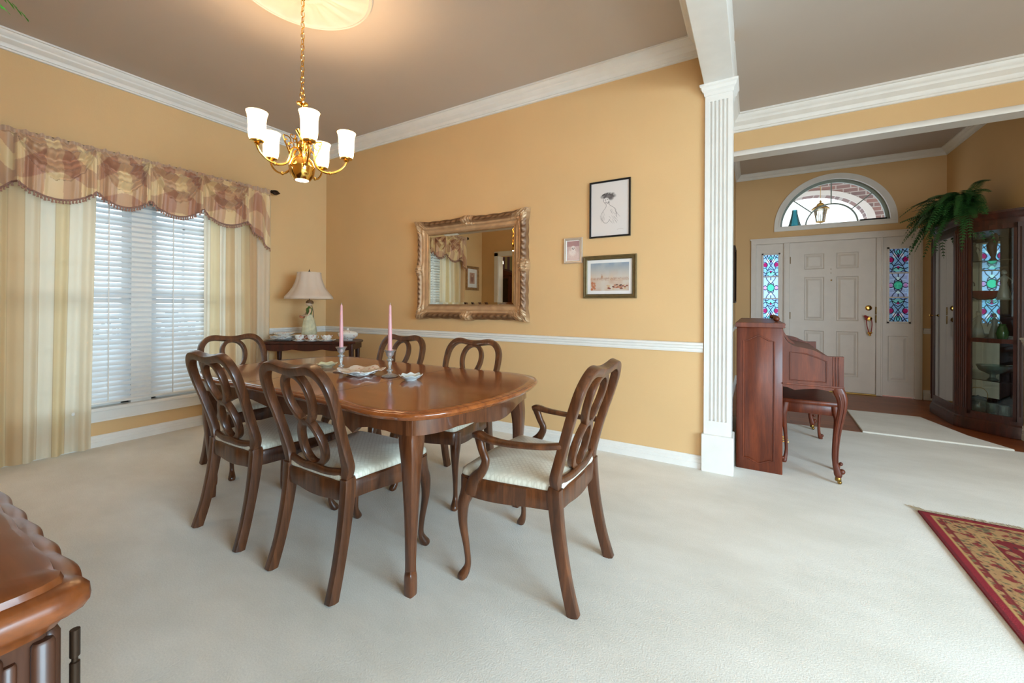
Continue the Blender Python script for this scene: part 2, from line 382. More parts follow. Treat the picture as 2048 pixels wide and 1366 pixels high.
# fluted column at the end of the dining wall
def column(x0, x1, yf, yb, label, name='column'):
    t = thing(name, label, 'column', ((x0+x1)/2, yf, 0)); cx = (x0+x1)/2; w = (x1-x0)/2; s = 1 if yb > yf else -1
    L = lambda m: m.tr(Matrix.Translation((-cx, -yf, 0)))
    pts = []
    n = 5; pw = (x1-x0)*.72; st = pw/n; a = -pw/2
    front = [(-w, 0)]
    for k in range(n):
        c = a+st*(k+.5); hw = st*.33
        front += [(c-hw, 0), (c-hw*.8, .010), (c, .014), (c+hw*.8, .010), (c+hw, 0)]
    front.append((w, 0))
    def ring(fl, z): return [(cx+x, yf+s*(d if fl else 0), z) for x, d in front]+[(cx+w, yb, z), (cx-w, yb, z)]
    L(MB().loft([ring(0, .262), ring(0, .358), ring(1, .362), ring(1, 2.62), ring(0, 2.624), ring(0, 2.70)])).build('shaft', TRIM, t, ang=30)
    f0, f1 = sorted((yf-s*.022, yb)); L(MB().box(x0-.014, x1+.014, f0, f1, 0, .262, .004)).build('plinth', TRIM, t, smooth=False)
    prof = [(0, 2.665), (.006, 2.668), (.008, 2.690), (.020, 2.702), (.024, 2.722), (.034, 2.730), (.034, 2.745), (0, 2.745)]
    P = [(x0, yb), (x0, yf), (x1, yf), (x1, yb)]
    if s > 0: P = P[::-1]
    P = [(p[0], p[1]) for p in P]
    m = MB(); rings = []
    for o_, z in prof: rings.append([(x0-o_, yf-s*o_, z), (x1+o_, yf-s*o_, z), (x1+o_, yb, z), (x0-o_, yb, z)])
    L(m.loft(rings)).build('capital', TRIM, t, smooth=False)
    return t
column(4.311, 4.486, -.022, .142, 'tall white fluted column at the end of the golden dining wall')
column(4.311, 4.486, -3.40, -3.58, 'white fluted column beside the sideboard, opposite the one at the back wall')

# window 1 (dining)
wn = bpy.data.objects.new('window_1', None); COL.objects.link(wn); struct(wn, 'tall double window with white sashes'); wn.location = (0, -1.79, WZ0)
def addw(m, n, mat, **k):
    m.tr(Matrix.Translation((0, 1.79, -WZ0))); return m.build(n, mat, wn, smooth=False, **k)
m = MB()
for a, b in ((WY0, -1.86), (-1.72, WY1)):
    m.box(-.12, -.07, a, a+.05, WZ0, WZ1).box(-.12, -.07, b-.05, b, WZ0, WZ1).box(-.12, -.07, a, b, WZ0, WZ0+.06).box(-.12, -.07, a, b, WZ1-.05, WZ1).box(-.12, -.06, a, b, 1.22, 1.28)
m.box(-.13, -.02, -1.86, -1.72, WZ0, WZ1)
addw(m, 'window_frame', TRIM)
m = MB()
for a, b in ((WY0+.05, -1.91), (-1.67, WY1-.05)):
    for k in (1, 2): y = a+(b-a)*k/3; m.box(-.11, -.09, y-.009, y+.009, WZ0, WZ1)
    for z in (.62, .92, 1.55, 1.88): m.box(-.11, -.09, a, b, z-.009, z+.009)
addw(m, 'muntins', TRIM)
addw(MB().box(-.103, -.099, WY0, WY1, WZ0, WZ1), 'pane', PANEG)
m = MB().box(-.12, .045, WY0-.09, WY1+.09, .290, .318, .006).box(0, .022, WY0-.07, WY1+.07, .215, .29).box(0, .03, WY0-.07, WY1+.07, .262, .29).box(0, .028, WY0-.07, WY1+.07, .205, .222)
addw(m, 'window_sill', TRIM)
# outside: pale porch slab and lattice rail
struct(MB().box(-6, -.2, -6, 3, -.25, -.15).build('floor', solid('pale_paving', (190, 190, 186), .8), smooth=False), 'pale paving outside')
RAILM = solid('weathered_rail_paint', (62, 70, 84), .6)
t = thing('porch_railing', 'dark porch railing with crossed lattice outside the dining window', 'railing', (-1.6, -1.6, 0))
m = MB().box(-.03, .03, -1.8, 1.8, .98, 1.04).box(-.03, .03, -1.8, 1.8, .35, .40).box(-.03, .03, -1.8, 1.8, .70, .73); m.build('rail', RAILM, t)
m = MB()
for k in range(20):
    y = -1.8+k*.18
    for a, b in ((0, .18), (.18, 0)): m.sweep([(0, y+a, .40, .03, .03), (0, y+b, .70, .03, .03)], 1, 4, (1, 0, 0), ns=4, cr=False)
    for a, b in ((0, .18), (.18, 0)): m.sweep([(0, y+a, .73, .025, .03), (0, y+b, .98, .025, .03)], 1, 4, (1, 0, 0), ns=4, cr=False)
m.build('lattice', RAILM, t)
for y in (-1.8, -.6, .6, 1.8): MB().box(-.05, .05, y-.05, y+.05, -.15, 1.1).build('post', RAILM, t)

# blinds
bt = thing('window_blind', 'white horizontal slat blind drawn down over the dining window', 'blind', (-.025, -1.79, WZ0+.03))
m = MB(); z = .03; i = 0; hw = (WY1-WY0)/2-.01
while z < 1.82:
    a = radians(50); w = .025
    c, s = cos(a)*w, sin(a)*w
    m.loft([[(-c, y, z+s), (0, y, z+.003), (c, y, z-s), (c+.001, y, z-s-.002), (0, y, z), (-c-.001, y, z+s-.002)] for y in (-hw, hw)])
    z += .0435
m.build('slats', SLAT, bt, smooth=False)
MB().box(-.025, .025, -hw, hw, 1.83, 1.875, .003).build('head_rail', TRIM, bt); MB().box(-.025, .025, -hw, hw, 0, .018, .003).build('bottom_rail', TRIM, bt)
for y in (-.62, -.22, .22, .62):
    MB().box(.0265, .029, y-.004, y+.004, .015, 1.85).build('ladder_cord', TRIM, bt)

# ------------------------------------------------------------------ curtains and valance
def curtain(name, ytop, ybot, x0, seed, label, stripes):
    r = random.Random(seed); ph = [r.uniform(0, 6.28) for _ in range(5)]
    nu, nv = 260, 50; (t0, t1), (b0, b1) = ytop, ybot; cx = (t0+t1)/2
    mb = MB()
    def f(u, v):
        y = (t0+(t1-t0)*u)*(1-v)+(b0+(b1-b0)*u)*v
        amp = .030*(.55+.45*v)
        wv = sin(u*2*pi*4.2+ph[0]+.5*v)+.45*sin(u*2*pi*9.3+ph[1]+.9*v)
        x = x0+amp*wv*.8+.012*sin(u*7+v*3+ph[2])
        return (x, y-cx, 2.33-2.318*v)
    mb.grid(f, nu, nv)
    cols = []
    base = {'c': (250, 240, 220), 'y': (243, 224, 184), 't': (232, 202, 160), 'l': (246, 232, 206)}
    for j in range(nv+1):
        for i in range(nu+1):
            u = i/nu*stripes[1]; k = stripes[0][int(u) % len(stripes[0])]; fr = u-int(u)
            c = base[k]
            if fr < .03: c = (214, 188, 146)
            cols.append(lin(c))
    o = mb.build(name, SHEER, cols=cols, normals=False); o.location = (0, cx, 0)
    return tag(o, label, 'curtain')
curtain('curtain', (-2.78, -2.10), (-2.78, -2.13), .075, 3, 'sheer striped curtain panel left of the blind, puddling at the carpet', ('tcytlcycl', 9))
curtain('curtain', (-1.37, -.74), (-1.36, -.735), .070, 8, 'sheer striped curtain panel right of the blind, behind the chair by the corner table', ('cyctlytcl', 9))
rod = thing('curtain_rod', 'dark curtain rod with a carved finial beyond the valance', 'curtain rod', (.10, -1.76, 2.395))
MB().sweep([(0, -.97, 0, .024, .024), (0, .97, 0, .024, .024)], 1, 2, (0, 0, 1), cr=False).build('rod', BRONZE, rod)
for s in (-1, 1):
    m = MB().lathe([(.012, 0), (.018, .006), (.012, .014), (.020, .022), (.026, .045), (.024, .065), (.012, .085), (.003, .10)], n=14, flute=7, fa=.08)
    m.tr(Matrix.Translation((0, s*1.02, 0)) @ Matrix.Rotation(-s*pi/2, 4, 'X')); m.build('finial', BRONZE, rod)
    MB().box(-.10, .0, s*.95-.01, s*.95+.01, -.012, .012).build('bracket', BRONZE, rod)
# valance: swags between gathers
G = [-2.76, -2.54, -2.13, -1.80, -1.41, -1.01, -.765]
low = [1.90, 1.935, 1.955, 1.95, 1.945, 1.86]; hiZ = [1.80, 2.03, 2.045, 2.05, 2.06, 2.02, 1.77]
vt = thing('swag_valance', 'rose and cream checked swag valance with tasselled hem over the window', 'valance', (.10, -1.76, 2.0))
nu, nv = 560, 90; mb = MB(); cols = []; hem = []
def val(u, v):
    y = G[0]+(G[-1]-G[0])*u
    k = max(i for i in range(6) if G[i] <= y+1e-9); w = (y-G[k])/(G[k+1]-G[k]); q = sin(pi*w)
    end = k in (0, 5)
    zt = 2.40+.006*sin(u*150)+.004*sin(u*331)
    if end:
        zb = hiZ[k]+(hiZ[k+1]-hiZ[k])*w
        x = .030*sin(w*pi*4)*v**.6+.02
        z = zt+(zb-zt)*v; sw = 0
    else:
        zh = hiZ[k]+(hiZ[k+1]-hiZ[k])*w; zb = zh-(zh-low[k])*q**.8
        # fabric courses sag in the middle
        top_sag = .0
        z = zt+(zb-zt)*(v**(1.0+.25*q))
        drop = zt-z; kk = drop/(.31*q**.6+.015)
        arc = ((1-2*abs(sin(pi*2.4*kk**.9+.25))**.65)*.75+.25*sin(2*pi*4.3*kk+w*3+k))*max(0, 1-kk)**.3 if kk < 1 else 0
        gath = (1-q)**1.3*(.8*sin(w*2*pi*5.5)+.5*sin(w*2*pi*11+1))
        flare = 1 if kk < 1 else 0
        x = .065+.066*arc*q**.4+.055*q*sin(pi*min(1, v**.9)*.93)+.034*gath*(.4+.6*v)
        sw = q
    if v < .09: x = .018+.010*sin(u*300)*1.0+.012
    return x, y, z, w, k, q
for j in range(nv+1):
    for i in range(nu+1):
        x, y, z, w, k, q = val(i/nu, j/nv)
        mb.v.append((x+.012, y+1.76, z-2.0))
        # checks follow the cloth: courses sag in the middle of each swag
        s = (y+3)/.098+.9*(w-.5)*q*(1-(j/nv))*1.6; tt = (j/nv)*3.1+1.15*q*(1-.35*j/nv)+.6*k
        a = int(math.floor(s)) % 2; b = int(math.floor(tt+.5)) % 2
        c = (182, 130, 102) if a and b else (232, 202, 154) if not a and not b else (206, 164, 128)
        if j/nv < .08: c = (200, 165, 138)
        cols.append(lin(c))
        if j == nv: hem.append((x+.012, y+1.76, z-2.0))
for j in range(nv):
    for i in range(nu):
        a = j*(nu+1)+i; mb.f.append((a, a+1, a+nu+2, a+nu+1))
mb.build('cloth', VALM, vt, cols=cols, normals=False, solid=.002)
m = MB().sweep([(p[0], p[1], p[2], .014, .014) for p in hem[::4]], 1, 2, (1, 0, 0), cr=False, ns=8); m.build('hem_cord', solid('mauve_cord', (150, 112, 98), .8), vt)
m = MB()
for p in hem[::5]:
    l = .022+random.random()*.006
    m.lathe([(.003, 0), (.006, -.006), (.004, -.010), (.008, -l)], (p[0]+.003, p[1], p[2]-.004), 6)
m.build('tassel_fringe', solid('rose_tassels', (168, 124, 106), .9), vt)
vt.children[-1]['kind'] = 'stuff'

# ------------------------------------------------------------------ dining chairs
def yb(z):  # rake of the back
    return float(np.interp(z, [0, .15, .33, .42, .50, .58, .70, .80, .88, .92], [-.275, -.232, -.200, -.192, -.196, -.216, -.252, -.285, -.310, -.322]))
def chair(label, loc, rz, arm=False, group='walnut dining chairs around the table'):
    t = thing('dining_armchair' if arm else 'dining_chair', label, 'chair', loc, rz, group)
    zs = 1.0; k = 1.04 if arm else 1.0
    for s in (-1, 1):
        m = MB().sweep([(s*x*k, yb(z), z, w, d) for x, z, w, d in ((.208, 0, .034, .046), (.202, .12, .034, .044), (.198, .28, .037, .048), (.197, .42, .041, .054), (.196, .46, .039, .050))], 5, 9, (0, 1, 0)); m.build('leg', CHAIRW, t)
        m = MB().sweep([(s*x*k, y, z, w, w) for x, y, z, w in ((.232, .190, .435, .058), (.238, .198, .37, .056), (.247, .212, .32, .046), (.248, .213, .24, .034), (.240, .200, .14, .025), (.236, .195, .07, .024), (.240, .204, .035, .034), (.246, .216, .012, .040), (.247, .218, 0, .030))], 5, 2.8, (0, 1, 0)); m.build('leg', CHAIRW, t)
    # hoop of the back
    H0 = [(.197, .44, .042), (.196, .470, .044), (.204, .505, .054), (.206, .545, .050), (.208, .61, .038), (.215, .69, .034), (.222, .76, .036), (.217, .835, .042), (.194, .880, .046), (.158, .906, .048), (.115, .912, .046), (.06, .904, .044), (0, .899, .044)]
    pts = [(-x*k, yb(z), z, w*.84, .037) for x, z, w in H0]+[(x*k, yb(z), z, w*.84, .037) for x, z, w in H0[-2::-1]]
    MB().sweep(pts, 4, 9.0, (0, 1, .35)).build('back_frame', CHAIRW, t)
    # ring splat: two ovals one above the other
    m = MB()
    for cz, hx, hz, wd in ((.780, .079, .106, .027), (.581, .071, .099, .027)):
        L = [(hx*sin(a)*(1+.16*cos(a)*(1 if cz > .7 else -1)), yb(cz+hz*cos(a)), cz+hz*cos(a), wd, .030) for a in [2*pi*i/16 for i in range(16)]]
        m.sweep(L, 3, 9, (0, 1, .35), True, ns=12)
    m.build('splat', CHAIRW, t)
    MB().sweep([(-.185*k, yb(.47), .478, .034, .022), (-.08, yb(.47)-.012, .470, .030, .022), (0, yb(.47)-.014, .474, .036, .022), (.08, yb(.47)-.012, .470, .030, .022), (.185*k, yb(.47), .478, .034, .022)], 5, 3, (0, 1, 0)).build('crossbar', CHAIRW, t)
    # seat rail: closed loop, shaped lower edge
    def outl(i, n, ins=0):
        a = i/n
        pts = [(-.196, -.200), (-.10, -.214), (0, -.218), (.10, -.214), (.196, -.200), (.224, -.07), (.243, .06), (.252, .17), (.247, .225), (.20, .236), (.10, .246), (0, .250), (-.10, .246), (-.20, .236), (-.247, .225), (-.252, .17), (-.243, .06), (-.224, -.07)]
        return pts
    loop = [tuple(p) for p in catmull(outl(0, 1), 5, True)]
    n = len(loop)
    def ring(ins, z, wob=0):
        out = []
        for i, (x, y) in enumerate(loop):
            L = hypot(x, y); f = 1-ins/L; a = i/n*2*pi
            dz = wob*(.5-.5*cos(4*a)) if wob else 0
            out.append((x*f*k, y*f, z+dz))
        return out
    MB().loft([ring(.05, .375, -.014), ring(.002, .372, -.014), ring(0, .378, -.014), ring(0, .438), ring(.006, .445), ring(.05, .445)]).build('seat_rail', CHAIRW, t)
    MB().loft([ring(.012, .437), ring(.004, .452), ring(.008, .468), ring(.030, .482), ring(.075, .492), ring(.14, .498), ring(.19, .500)]).build('seat', DAMASK, t, ang=80)
    if arm:
        for s in (-1, 1):
            MB().sweep([(s*(.218), yb(.63)+.004, .632, .030, .026), (s*.245, -.14, .622, .030, .024), (s*.268, -.02, .618, .034, .024), (s*.272, .07, .622, .040, .026), (s*.266, .125, .632, .044, .030), (s*.262, .150, .626, .034, .026)], 5, 3, (0, 0, 1)).build('armrest', CHAIRW, t)
            MB().sweep([(s*.262, .130, .625, .030, .040), (s*.266, .112, .575, .026, .034), (s*.268, .092, .53, .026, .034), (s*.266, .110, .485, .028, .040), (s*.262, .150, .440, .030, .052), (s*.262, .170, .385, .028, .060), (s*.262, .172, .372, .022, .050)], 6, 3, (0, 1, 0)).build('arm_support', CHAIRW, t)
    return t
chair('walnut side chair nearest the camera, its back toward us, beside the front table leg', (2.995, -1.95, 0), 0)
chair('walnut side chair on the near side at left, closest to the white blind', (2.315, -1.955, 0), 0)
chair('walnut side chair at the left head of the table before the right curtain', (1.42, -1.595, 0), -pi/2)
chair('walnut side chair on the far side, seen behind the right pink candle', (2.22, -1.185, 0), pi)
chair('walnut side chair on the far side, right under the gold mirror', (2.905, -1.180, 0), pi)
chair('walnut armchair with cream seat pulled out at the right head of the table', (3.765, -1.585, 0), pi/2, True)

# ------------------------------------------------------------------ dining table
TX, TY, TH = 2.610, -1.60, .755
t = thing('dining_table', 'long walnut dining table with glossy scalloped top and cabriole legs', 'table', (TX, TY, 0))
Q = [(0, .528), (.25, .528), (.45, .534), (.62, .548), (.73, .552), (.80, .544), (.845, .530), (.885, .522), (.945, .482), (.996, .410), (1.023, .345), (1.035, .300), (1.048, .250), (1.064, .16), (1.073, .08)]
Q = [(x*.967, y) for x, y in Q]
full = Q+[(1.040, 0)]+[(x, -y) for x, y in Q[::-1]]+[(-x, -y) for x, y in Q[1:]]+[(-1.090, 0)]+[(-x, y) for x, y in Q[:0:-1]]
OUT = [tuple(p) for p in catmull(full, 4, True)]
def offs(O, d):
    n = len(O); r = []
    for i in range(n):
        a, b = O[i-1], O[(i+1) % n]; tx, ty = b[0]-a[0], b[1]-a[1]; l = hypot(tx, ty) or 1
        r.append((O[i][0]+(ty/l)*d, O[i][1]-(tx/l)*d))
    return r
_c = offs(OUT, .05)
SG = 1 if abs(_c[0][1]) < abs(OUT[0][1]) else -1
rings = []
for d, z in ((.05, -.034), (.022, -.034), (.012, -.030), (.010, -.024), (.004, -.021), (0, -.016), (0, -.010), (.004, -.005), (.010, -.002), (.014, -.0035), (.017, 0), (.05, 0)):
    rings.append([(x, y, TH+z) for x, y in offs(OUT, SG*d)])
MB().loft(rings).build('table_top', TOPW, t, ang=50)
m = MB(); ap0 = offs(OUT, SG*.062); ap1 = offs(OUT, SG*.085); n = len(ap0); R1 = []; R2 = []; R3 = []; R4 = []
for i in range(n):
    x, y = ap0[i]
    if abs(y) > abs(x)*.46: v = float(np.interp(abs(x), [0, .06, .16, .30, .42, .50, .53, .56, .64, .74, .80, .9], [.098, .096, .082, .062, .066, .090, .106, .076, .060, .060, .072, .072]))
    else: v = float(np.interp(abs(y), [0, .05, .13, .20, .28, .36, .42], [.096, .093, .078, .064, .062, .070, .072]))
    zb = TH-.032-v
    R1.append((x, y, TH-.032)); R2.append((x, y, zb)); R3.append((*ap1[i], zb)); R4.append((*ap1[i], TH-.032))
m.loft([R1, R2, R3, R4]); m.f = m.f[:-2]; m.build('apron', TABW, t, ang=50)
for sx in (-1, 1):
    for sy in (-1, 1):
        m = MB().sweep([(sx*x, sy*y, z, w, w) for x, y, z, w in ((.814, .420, .722, .084), (.814, .420, .645, .083), (.819, .425, .605, .080), (.826, .432, .55, .070), (.828, .434, .46, .058), (.822, .428, .30, .044), (.812, .420, .14, .036), (.812, .420, .095, .036), (.814, .422, .083, .038), (.818, .426, .068, .041), (.820, .428, .02, .042), (.820, .428, 0, .040))], 5, 5, (0, 1, 0)); m.build('leg', TABW, t)
# leaf seams
SEAM = solid('dark_seam', (70, 34, 16), .4)
for x in (-.30, .30): MB().box(x-.0012, x+.0012, -.51, .51, TH-.0005, TH+.0004).build('leaf_seam', SEAM, t, smooth=False)

# things on the table
def candlestick(x, y, lab1, lab2):
    t = thing('candlestick', lab1, 'candlestick', (x, y, TH), group=None)
    m = MB().lathe([(.001, .002), (.046, .002), (.048, .005), (.035, .012), (.014, .019), (.009, .028), (.017, .034), (.017, .040), (.008, .046), (.007, .058), (.011, .074), (.010, .088), (.019, .095), (.019, .101), (.009, .108), (.013, .116), (.021, .124), (.022, .136), (.031, .150), (.034, .153), (.026, .150), (.0135, .136), (.0125, .122), (.001, .120)], n=24, flute=8, fa=.03)
    m.build('holder', CLEAR, t)
    c = MB().lathe([(.0005, 0), (.0125, 0), (.0125, .02), (.0105, .16), (.0068, .285), (.003, .292), (.0005, .294)], (0, 0, 0), 16)
    o = c.build('candle', PINK); o.location = (x, y, TH+.1225)
    w = MB().sweep([(0, 0, .290, .0018, .0018), (.0006, 0, .298, .0018, .0018), (.003, 0, .303, .0015, .0015)], 2, 2, (0, 1, 0), ns=6).build('wick', PAPER, o)
    tag(o, lab2, 'candle'); return o
candlestick(2.425, -1.60, 'clear glass candlestick at the left of the scalloped platter', 'tall pink taper candle, left of the pair')
c2 = candlestick(2.815, -1.57, 'clear glass candlestick at the right of the scalloped platter', 'tall pink taper candle, right of the pair')
def paintedmat(name, spots, base=(236, 232, 226)):
    m, nt, p = mat_base(name); v = N(nt, 'ShaderNodeTexVoronoi'); v.inputs['Scale'].default_value = 38
    tc = N(nt, 'ShaderNodeTexCoord'); nt.links.new(tc.outputs['Object'], v.inputs['Vector'])
    r = ramp(nt, v.outputs['Distance'], [(0, lin(spots[0])), (.20, lin(spots[1])), (.34, lin(base))]); nt.links.new(r.outputs[0], p.inputs['Base Color'])
    p.inputs['Roughness'].default_value = .15; p.inputs['Coat Weight'].default_value = .6; return m
FLORAL = paintedmat('floral_china', ((150, 50, 70), (206, 160, 150))); GREENC = paintedmat('green_rim_china', ((150, 170, 70), (206, 210, 130)), (226, 226, 190))
MINT = paintedmat('mint_china', ((120, 160, 110), (190, 210, 180)), (222, 232, 232))
def dish(prof, mat, name, label, cat, loc, n=48, fl=8, fa=.06, sx=1, sy=1, rz=0, wav=.004):
    m = MB(); rings = []
    R = max(p[0] for p in prof)
    for r, z in prof:
        rings.append([(max(r, .001)*(1+fa*cos(fl*a)*(r/R)**2)*cos(a)*sx, max(r, .001)*(1+fa*cos(fl*a)*(r/R)**2)*sin(a)*sy, z+wav*cos(fl*a)*(r/R)**3) for a in [2*pi*k/n for k in range(n)]])
    m.loft(rings, True, True); o = m.build(name, mat, ang=60); o.location = loc; o.rotation_euler.z = rz
    return tag(o, label, cat)
PL = lambda R, h: [(.001, .003), (R*.55, .003), (R*.55, 0), (R*.60, 0), (R*.62, .004), (R*.8, h*.6), (R, h), (R, h+.003), (R*.78, h*.6+.004), (R*.6, .008), (.001, .007)]
BW = lambda R, h: [(.001, .003), (R*.45, .003), (R*.45, 0), (R*.52, 0), (R*.55, .006), (R*.85, h*.55), (R, h), (R*.98, h+.002), (R*.8, h*.55+.003), (R*.5, .010), (.001, .008)]
dish(PL(.085, .010), CHINA, 'saucer', 'plain white under-plate beneath the scalloped platter', 'plate', (2.605, -1.60, TH))
dish(PL(.135, .016), FLORAL, 'platter', 'white scalloped platter with rose sprigs between the candlesticks', 'plate', (2.605, -1.60, TH+.0125), fl=7, fa=.07, wav=.006)
dish(BW(.062, .026), MINT, 'bowl', 'small mint-rimmed china dish right of the candlesticks', 'bowl', (2.985, -1.575, TH))
dish(BW(.062, .026), GREENC, 'bowl', 'small yellow-green china dish left of the candlesticks', 'bowl', (2.19, -1.53, TH), fl=6)

# ------------------------------------------------------------------ corner table with lamp and china
CZ = .79; ang = radians(33.8); ca, sa = cos(ang), sin(ang)
FLc = Vector((.240, -.945)); cx = FLc.x+.49*ca-.17*(sa)*1; cy = FLc.y+.49*sa+.17*ca
CT = (cx, cy)
def cl(u, v): return (cx+u*ca-v*sa, cy+u*sa+v*ca)      # local (along, back) to world
t = thing('corner_table', 'dark reddish console table set across the corner by the curtain', 'table', (cx, cy, 0), ang)
m = MB(); rr = []
o8 = [(-.49, -.17), (.49, -.17), (.49, .10), (.43, .18), (-.43, .18), (-.49, .10)]
for d, z in ((.02, -.03), (.004, -.026), (0, -.018), (.0, -.008), (.008, 0)):
    rr.append([(x*(1-d/.49), y*(1-d/.18), CZ+z) for x, y in o8])
m.loft(rr); m.build('table_top', CABW, t)
m = MB()
def scall(u): return .055+.018*abs(sin(u*pi*3))
nA = 40; A = [(-.45+.9*i/nA, scall(i/nA)) for i in range(nA+1)]
rings = [[(x, -.155, CZ-.03), (x, -.155, CZ-.03-h), (x, -.135, CZ-.03-h), (x, -.135, CZ-.03)] for x, h in A]; m.loft(rings)
for s in (-1, 1): m.box(s*.45-.01, s*.45+.01, -.14, .14, CZ-.09, CZ-.03)
m.build('apron', CABW, t)
for x, y in ((-.44, -.14), (.44, -.14), (-.42, .13), (.42, .13)):
    MB().sweep([(x, y, CZ-.03, .05, .05), (x, y, CZ-.12, .048, .048), (x, y, .45, .034, .034), (x, y, .2, .03, .03), (x, y, .03, .026, .026), (x, y, 0, .034, .034)], 3, 3, (0, 1, 0)).build('leg', CABW, t)
MB().box(-.43, .43, -.13, .13, .52, .54, .004).build('shelf', CABW, t)

lx, ly = cl(-.075, .06)
t = thing('table_lamp', 'cream bell-shade table lamp with a porcelain lady base in the corner', 'lamp', (lx, ly, CZ), -.35)
ORG = solid('terracotta_glaze', (190, 120, 84), .3); SAGE = solid('sage_porcelain', (206, 200, 168), .3, var=.2, vs=26); SKINP = solid('porcelain_skin', (214, 180, 150), .3); GRN = solid('green_bodice', (84, 112, 50), .4)
MB().lathe([(.001, 0), (.062, 0), (.064, .012), (.052, .02), (.056, .035), (.044, .05), (.001, .052)], n=24, flute=7, fa=.05).build('lamp_base', ORG, t)
fg = MB().lathe([(.001, .048), (.050, .05), (.054, .07), (.046, .13), (.038, .18), (.024, .222), (.020, .232), (.001, .235)], n=30, flute=9, fa=.05).build('figurine_skirt', SAGE, t)
m = MB().lathe([(.019, .228), (.024, .25), (.030, .272), (.026, .288), (.012, .298), (.009, .308), (.001, .31)], n=18, sy=.75); m.build('bodice', GRN, fg)
m = MB().ball((0, 0, .332), .0235, 14, 1.15).ball((-.0, -.022, .331), .004, 6); m.sweep([(0, 0, .300, .016, .016), (0, 0, .318, .015, .015)], 1, 2, (0, 1, 0), cr=False); m.build('head', SKINP, fg)
MB().lathe([(.001, .366), (.016, .363), (.026, .350), (.027, .336), (.022, .330), (.001, .340)], (0, .004, 0), 14).build('hair', solid('brown_glaze', (120, 84, 54), .4), fg)
for s in (-1, 1):
    MB().sweep([(s*.028, 0, .282, .017, .017), (s*.048, -.006, .255, .014, .014), (s*.050, -.022, .225, .011, .011), (s*.030, -.040, .222, .010, .010), (s*.022, -.044, .220, .012, .008)], 4, 2, (0, 1, .2)).build('arm', SKINP, fg)
MB().lathe([(.001, .195), (.018, .198), (.024, .215), (.022, .222), (.001, .214)], (-.048, -.034, 0), 14).build('basket', ORG, fg)
MB().sweep([(0, .03, .02, .006, .006), (0, .045, .15, .006, .006), (0, .042, .30, .006, .006), (0, .015, .405, .006, .006), (0, 0, .45, .008, .008), (0, 0, .75, .006, .006)], 5, 2, (0, 1, 0), ns=8).build('stem', BRONZE, t)
MB().lathe([(.001, .728), (.008, .732), (.010, .742), (.004, .752), (.001, .768)], n=12).build('finial', BRONZE, t)
LSH = transl('cream_silk_shade', (236, 218, 200), .35, .8)
prof = [(.242, .445), (.243, .462), (.225, .485), (.195, .52), (.165, .565), (.142, .62), (.128, .668), (.120, .715), (.119, .727)]
m = MB(); rings = []
for r, z in prof:
    rings.append([(r*cos(a)*(.80+.06*abs(cos(4*a)))/.86, r*sin(a)*(.80+.06*abs(cos(4*a)))/.86, z) for a in [2*pi*k/64 for k in range(64)]])
m.loft(rings, False, False); m.build('lamp_shade', LSH, t, solid=.002, ang=70)
BRAID = solid('cream_braid', (222, 200, 178), .8)
for k in (0, -1): MB().sweep([(x, y, z, .008, .008) for x, y, z in rings[k]], 1, 2, (0, 0, 1), True, cr=False, ns=6).build('shade_trim', BRAID, t)
MB().box(-.119, .119, -.001, .001, .724, .727).build('shade_ring', BRASSD, t)
fg.scale = (1.45, 1.45, 1.18)

def stack(name, R, h, n, u, v, z, lab, mat, cat='plate', step=.009, rz=0, sx=1):
    x, y = cl(u, v)
    for k in range(n):
        pos = 'at the bottom' if k == 0 else ('on top' if k == n-1 else 'in the middle, number %d up,' % (k+1))
        o = dish(PL(R, h), mat, name, lab % pos, cat, (x, y, z+k*step), sx=sx, rz=ang+rz)
SILV = solid('silver_tray', (150, 146, 138), .25, .6)
x, y = cl(-.30, -.03)
dish(PL(.165, .010), SILV, 'tray', 'oval pewter tray under the plate stack at the left of the corner table', 'tray', (x, y, CZ), fl=2, fa=.08, sy=.8, rz=ang, wav=0)
LABS = ['floral plate resting directly on the pewter tray', 'second floral plate up from the pewter tray', 'third floral plate up from the pewter tray', 'fourth floral plate up from the pewter tray']
for k in range(4): dish(PL(.125, .014), CHINA if k % 2 else FLORAL, 'plate', LABS[k], 'plate', (x, y, CZ+.012+k*.0075), rz=ang+k*.1)
dish(BW(.105, .028), FLORAL, 'bowl', 'floral scalloped bowl on top of the plate stack on the corner table', 'bowl', (x+.01, y, CZ+.052), rz=ang)
def cup(u, v, lab, mat=None, s=1.0):
    x, y = cl(u, v)
    dish(PL(.065*s, .010), CHINA, 'saucer', 'white saucer under the '+lab, 'saucer', (x, y, CZ))
    t = thing('teacup', lab, 'cup', (x, y, CZ+.010), ang)
    MB().lathe([(.001, .002), (.022*s, 0), (.024*s, .006), (.042*s, .025), (.046*s, .052), (.048*s, .055), (.044*s, .052), (.038*s, .025), (.001, .010)], n=28, flute=8, fa=.03).build('bowl', FLORAL, t)
    MB().sweep([(.044*s, 0, .046, .006, .006), (.064*s, 0, .044, .006, .006), (.066*s, 0, .026, .006, .006), (.040*s, 0, .018, .006, .006)], 5, 2, (0, 1, 0), ns=8).build('handle', FLORAL, t)
cup(-.095, -.12, 'left floral teacup of the pair before the lamp')
cup(.030, -.12, 'right floral teacup of the pair before the lamp')
x, y = cl(.36, -.01)
t = thing('tureen', 'lidded floral tureen at the right of the corner table', 'tureen', (x, y, CZ), ang)
MB().lathe([(.001, .0), (.05, 0), (.052, .008), (.07, .02), (.10, .045), (.105, .07), (.001, .07)], n=36, flute=8, fa=.03, sy=.75).build('body', FLORAL, t)
MB().lathe([(.104, .070), (.098, .082), (.06, .10), (.02, .108), (.008, .112), (.014, .124), (.001, .134)], n=36, flute=8, fa=.03, sy=.75).build('lid', FLORAL, t)
x, y = cl(.175, -.10)
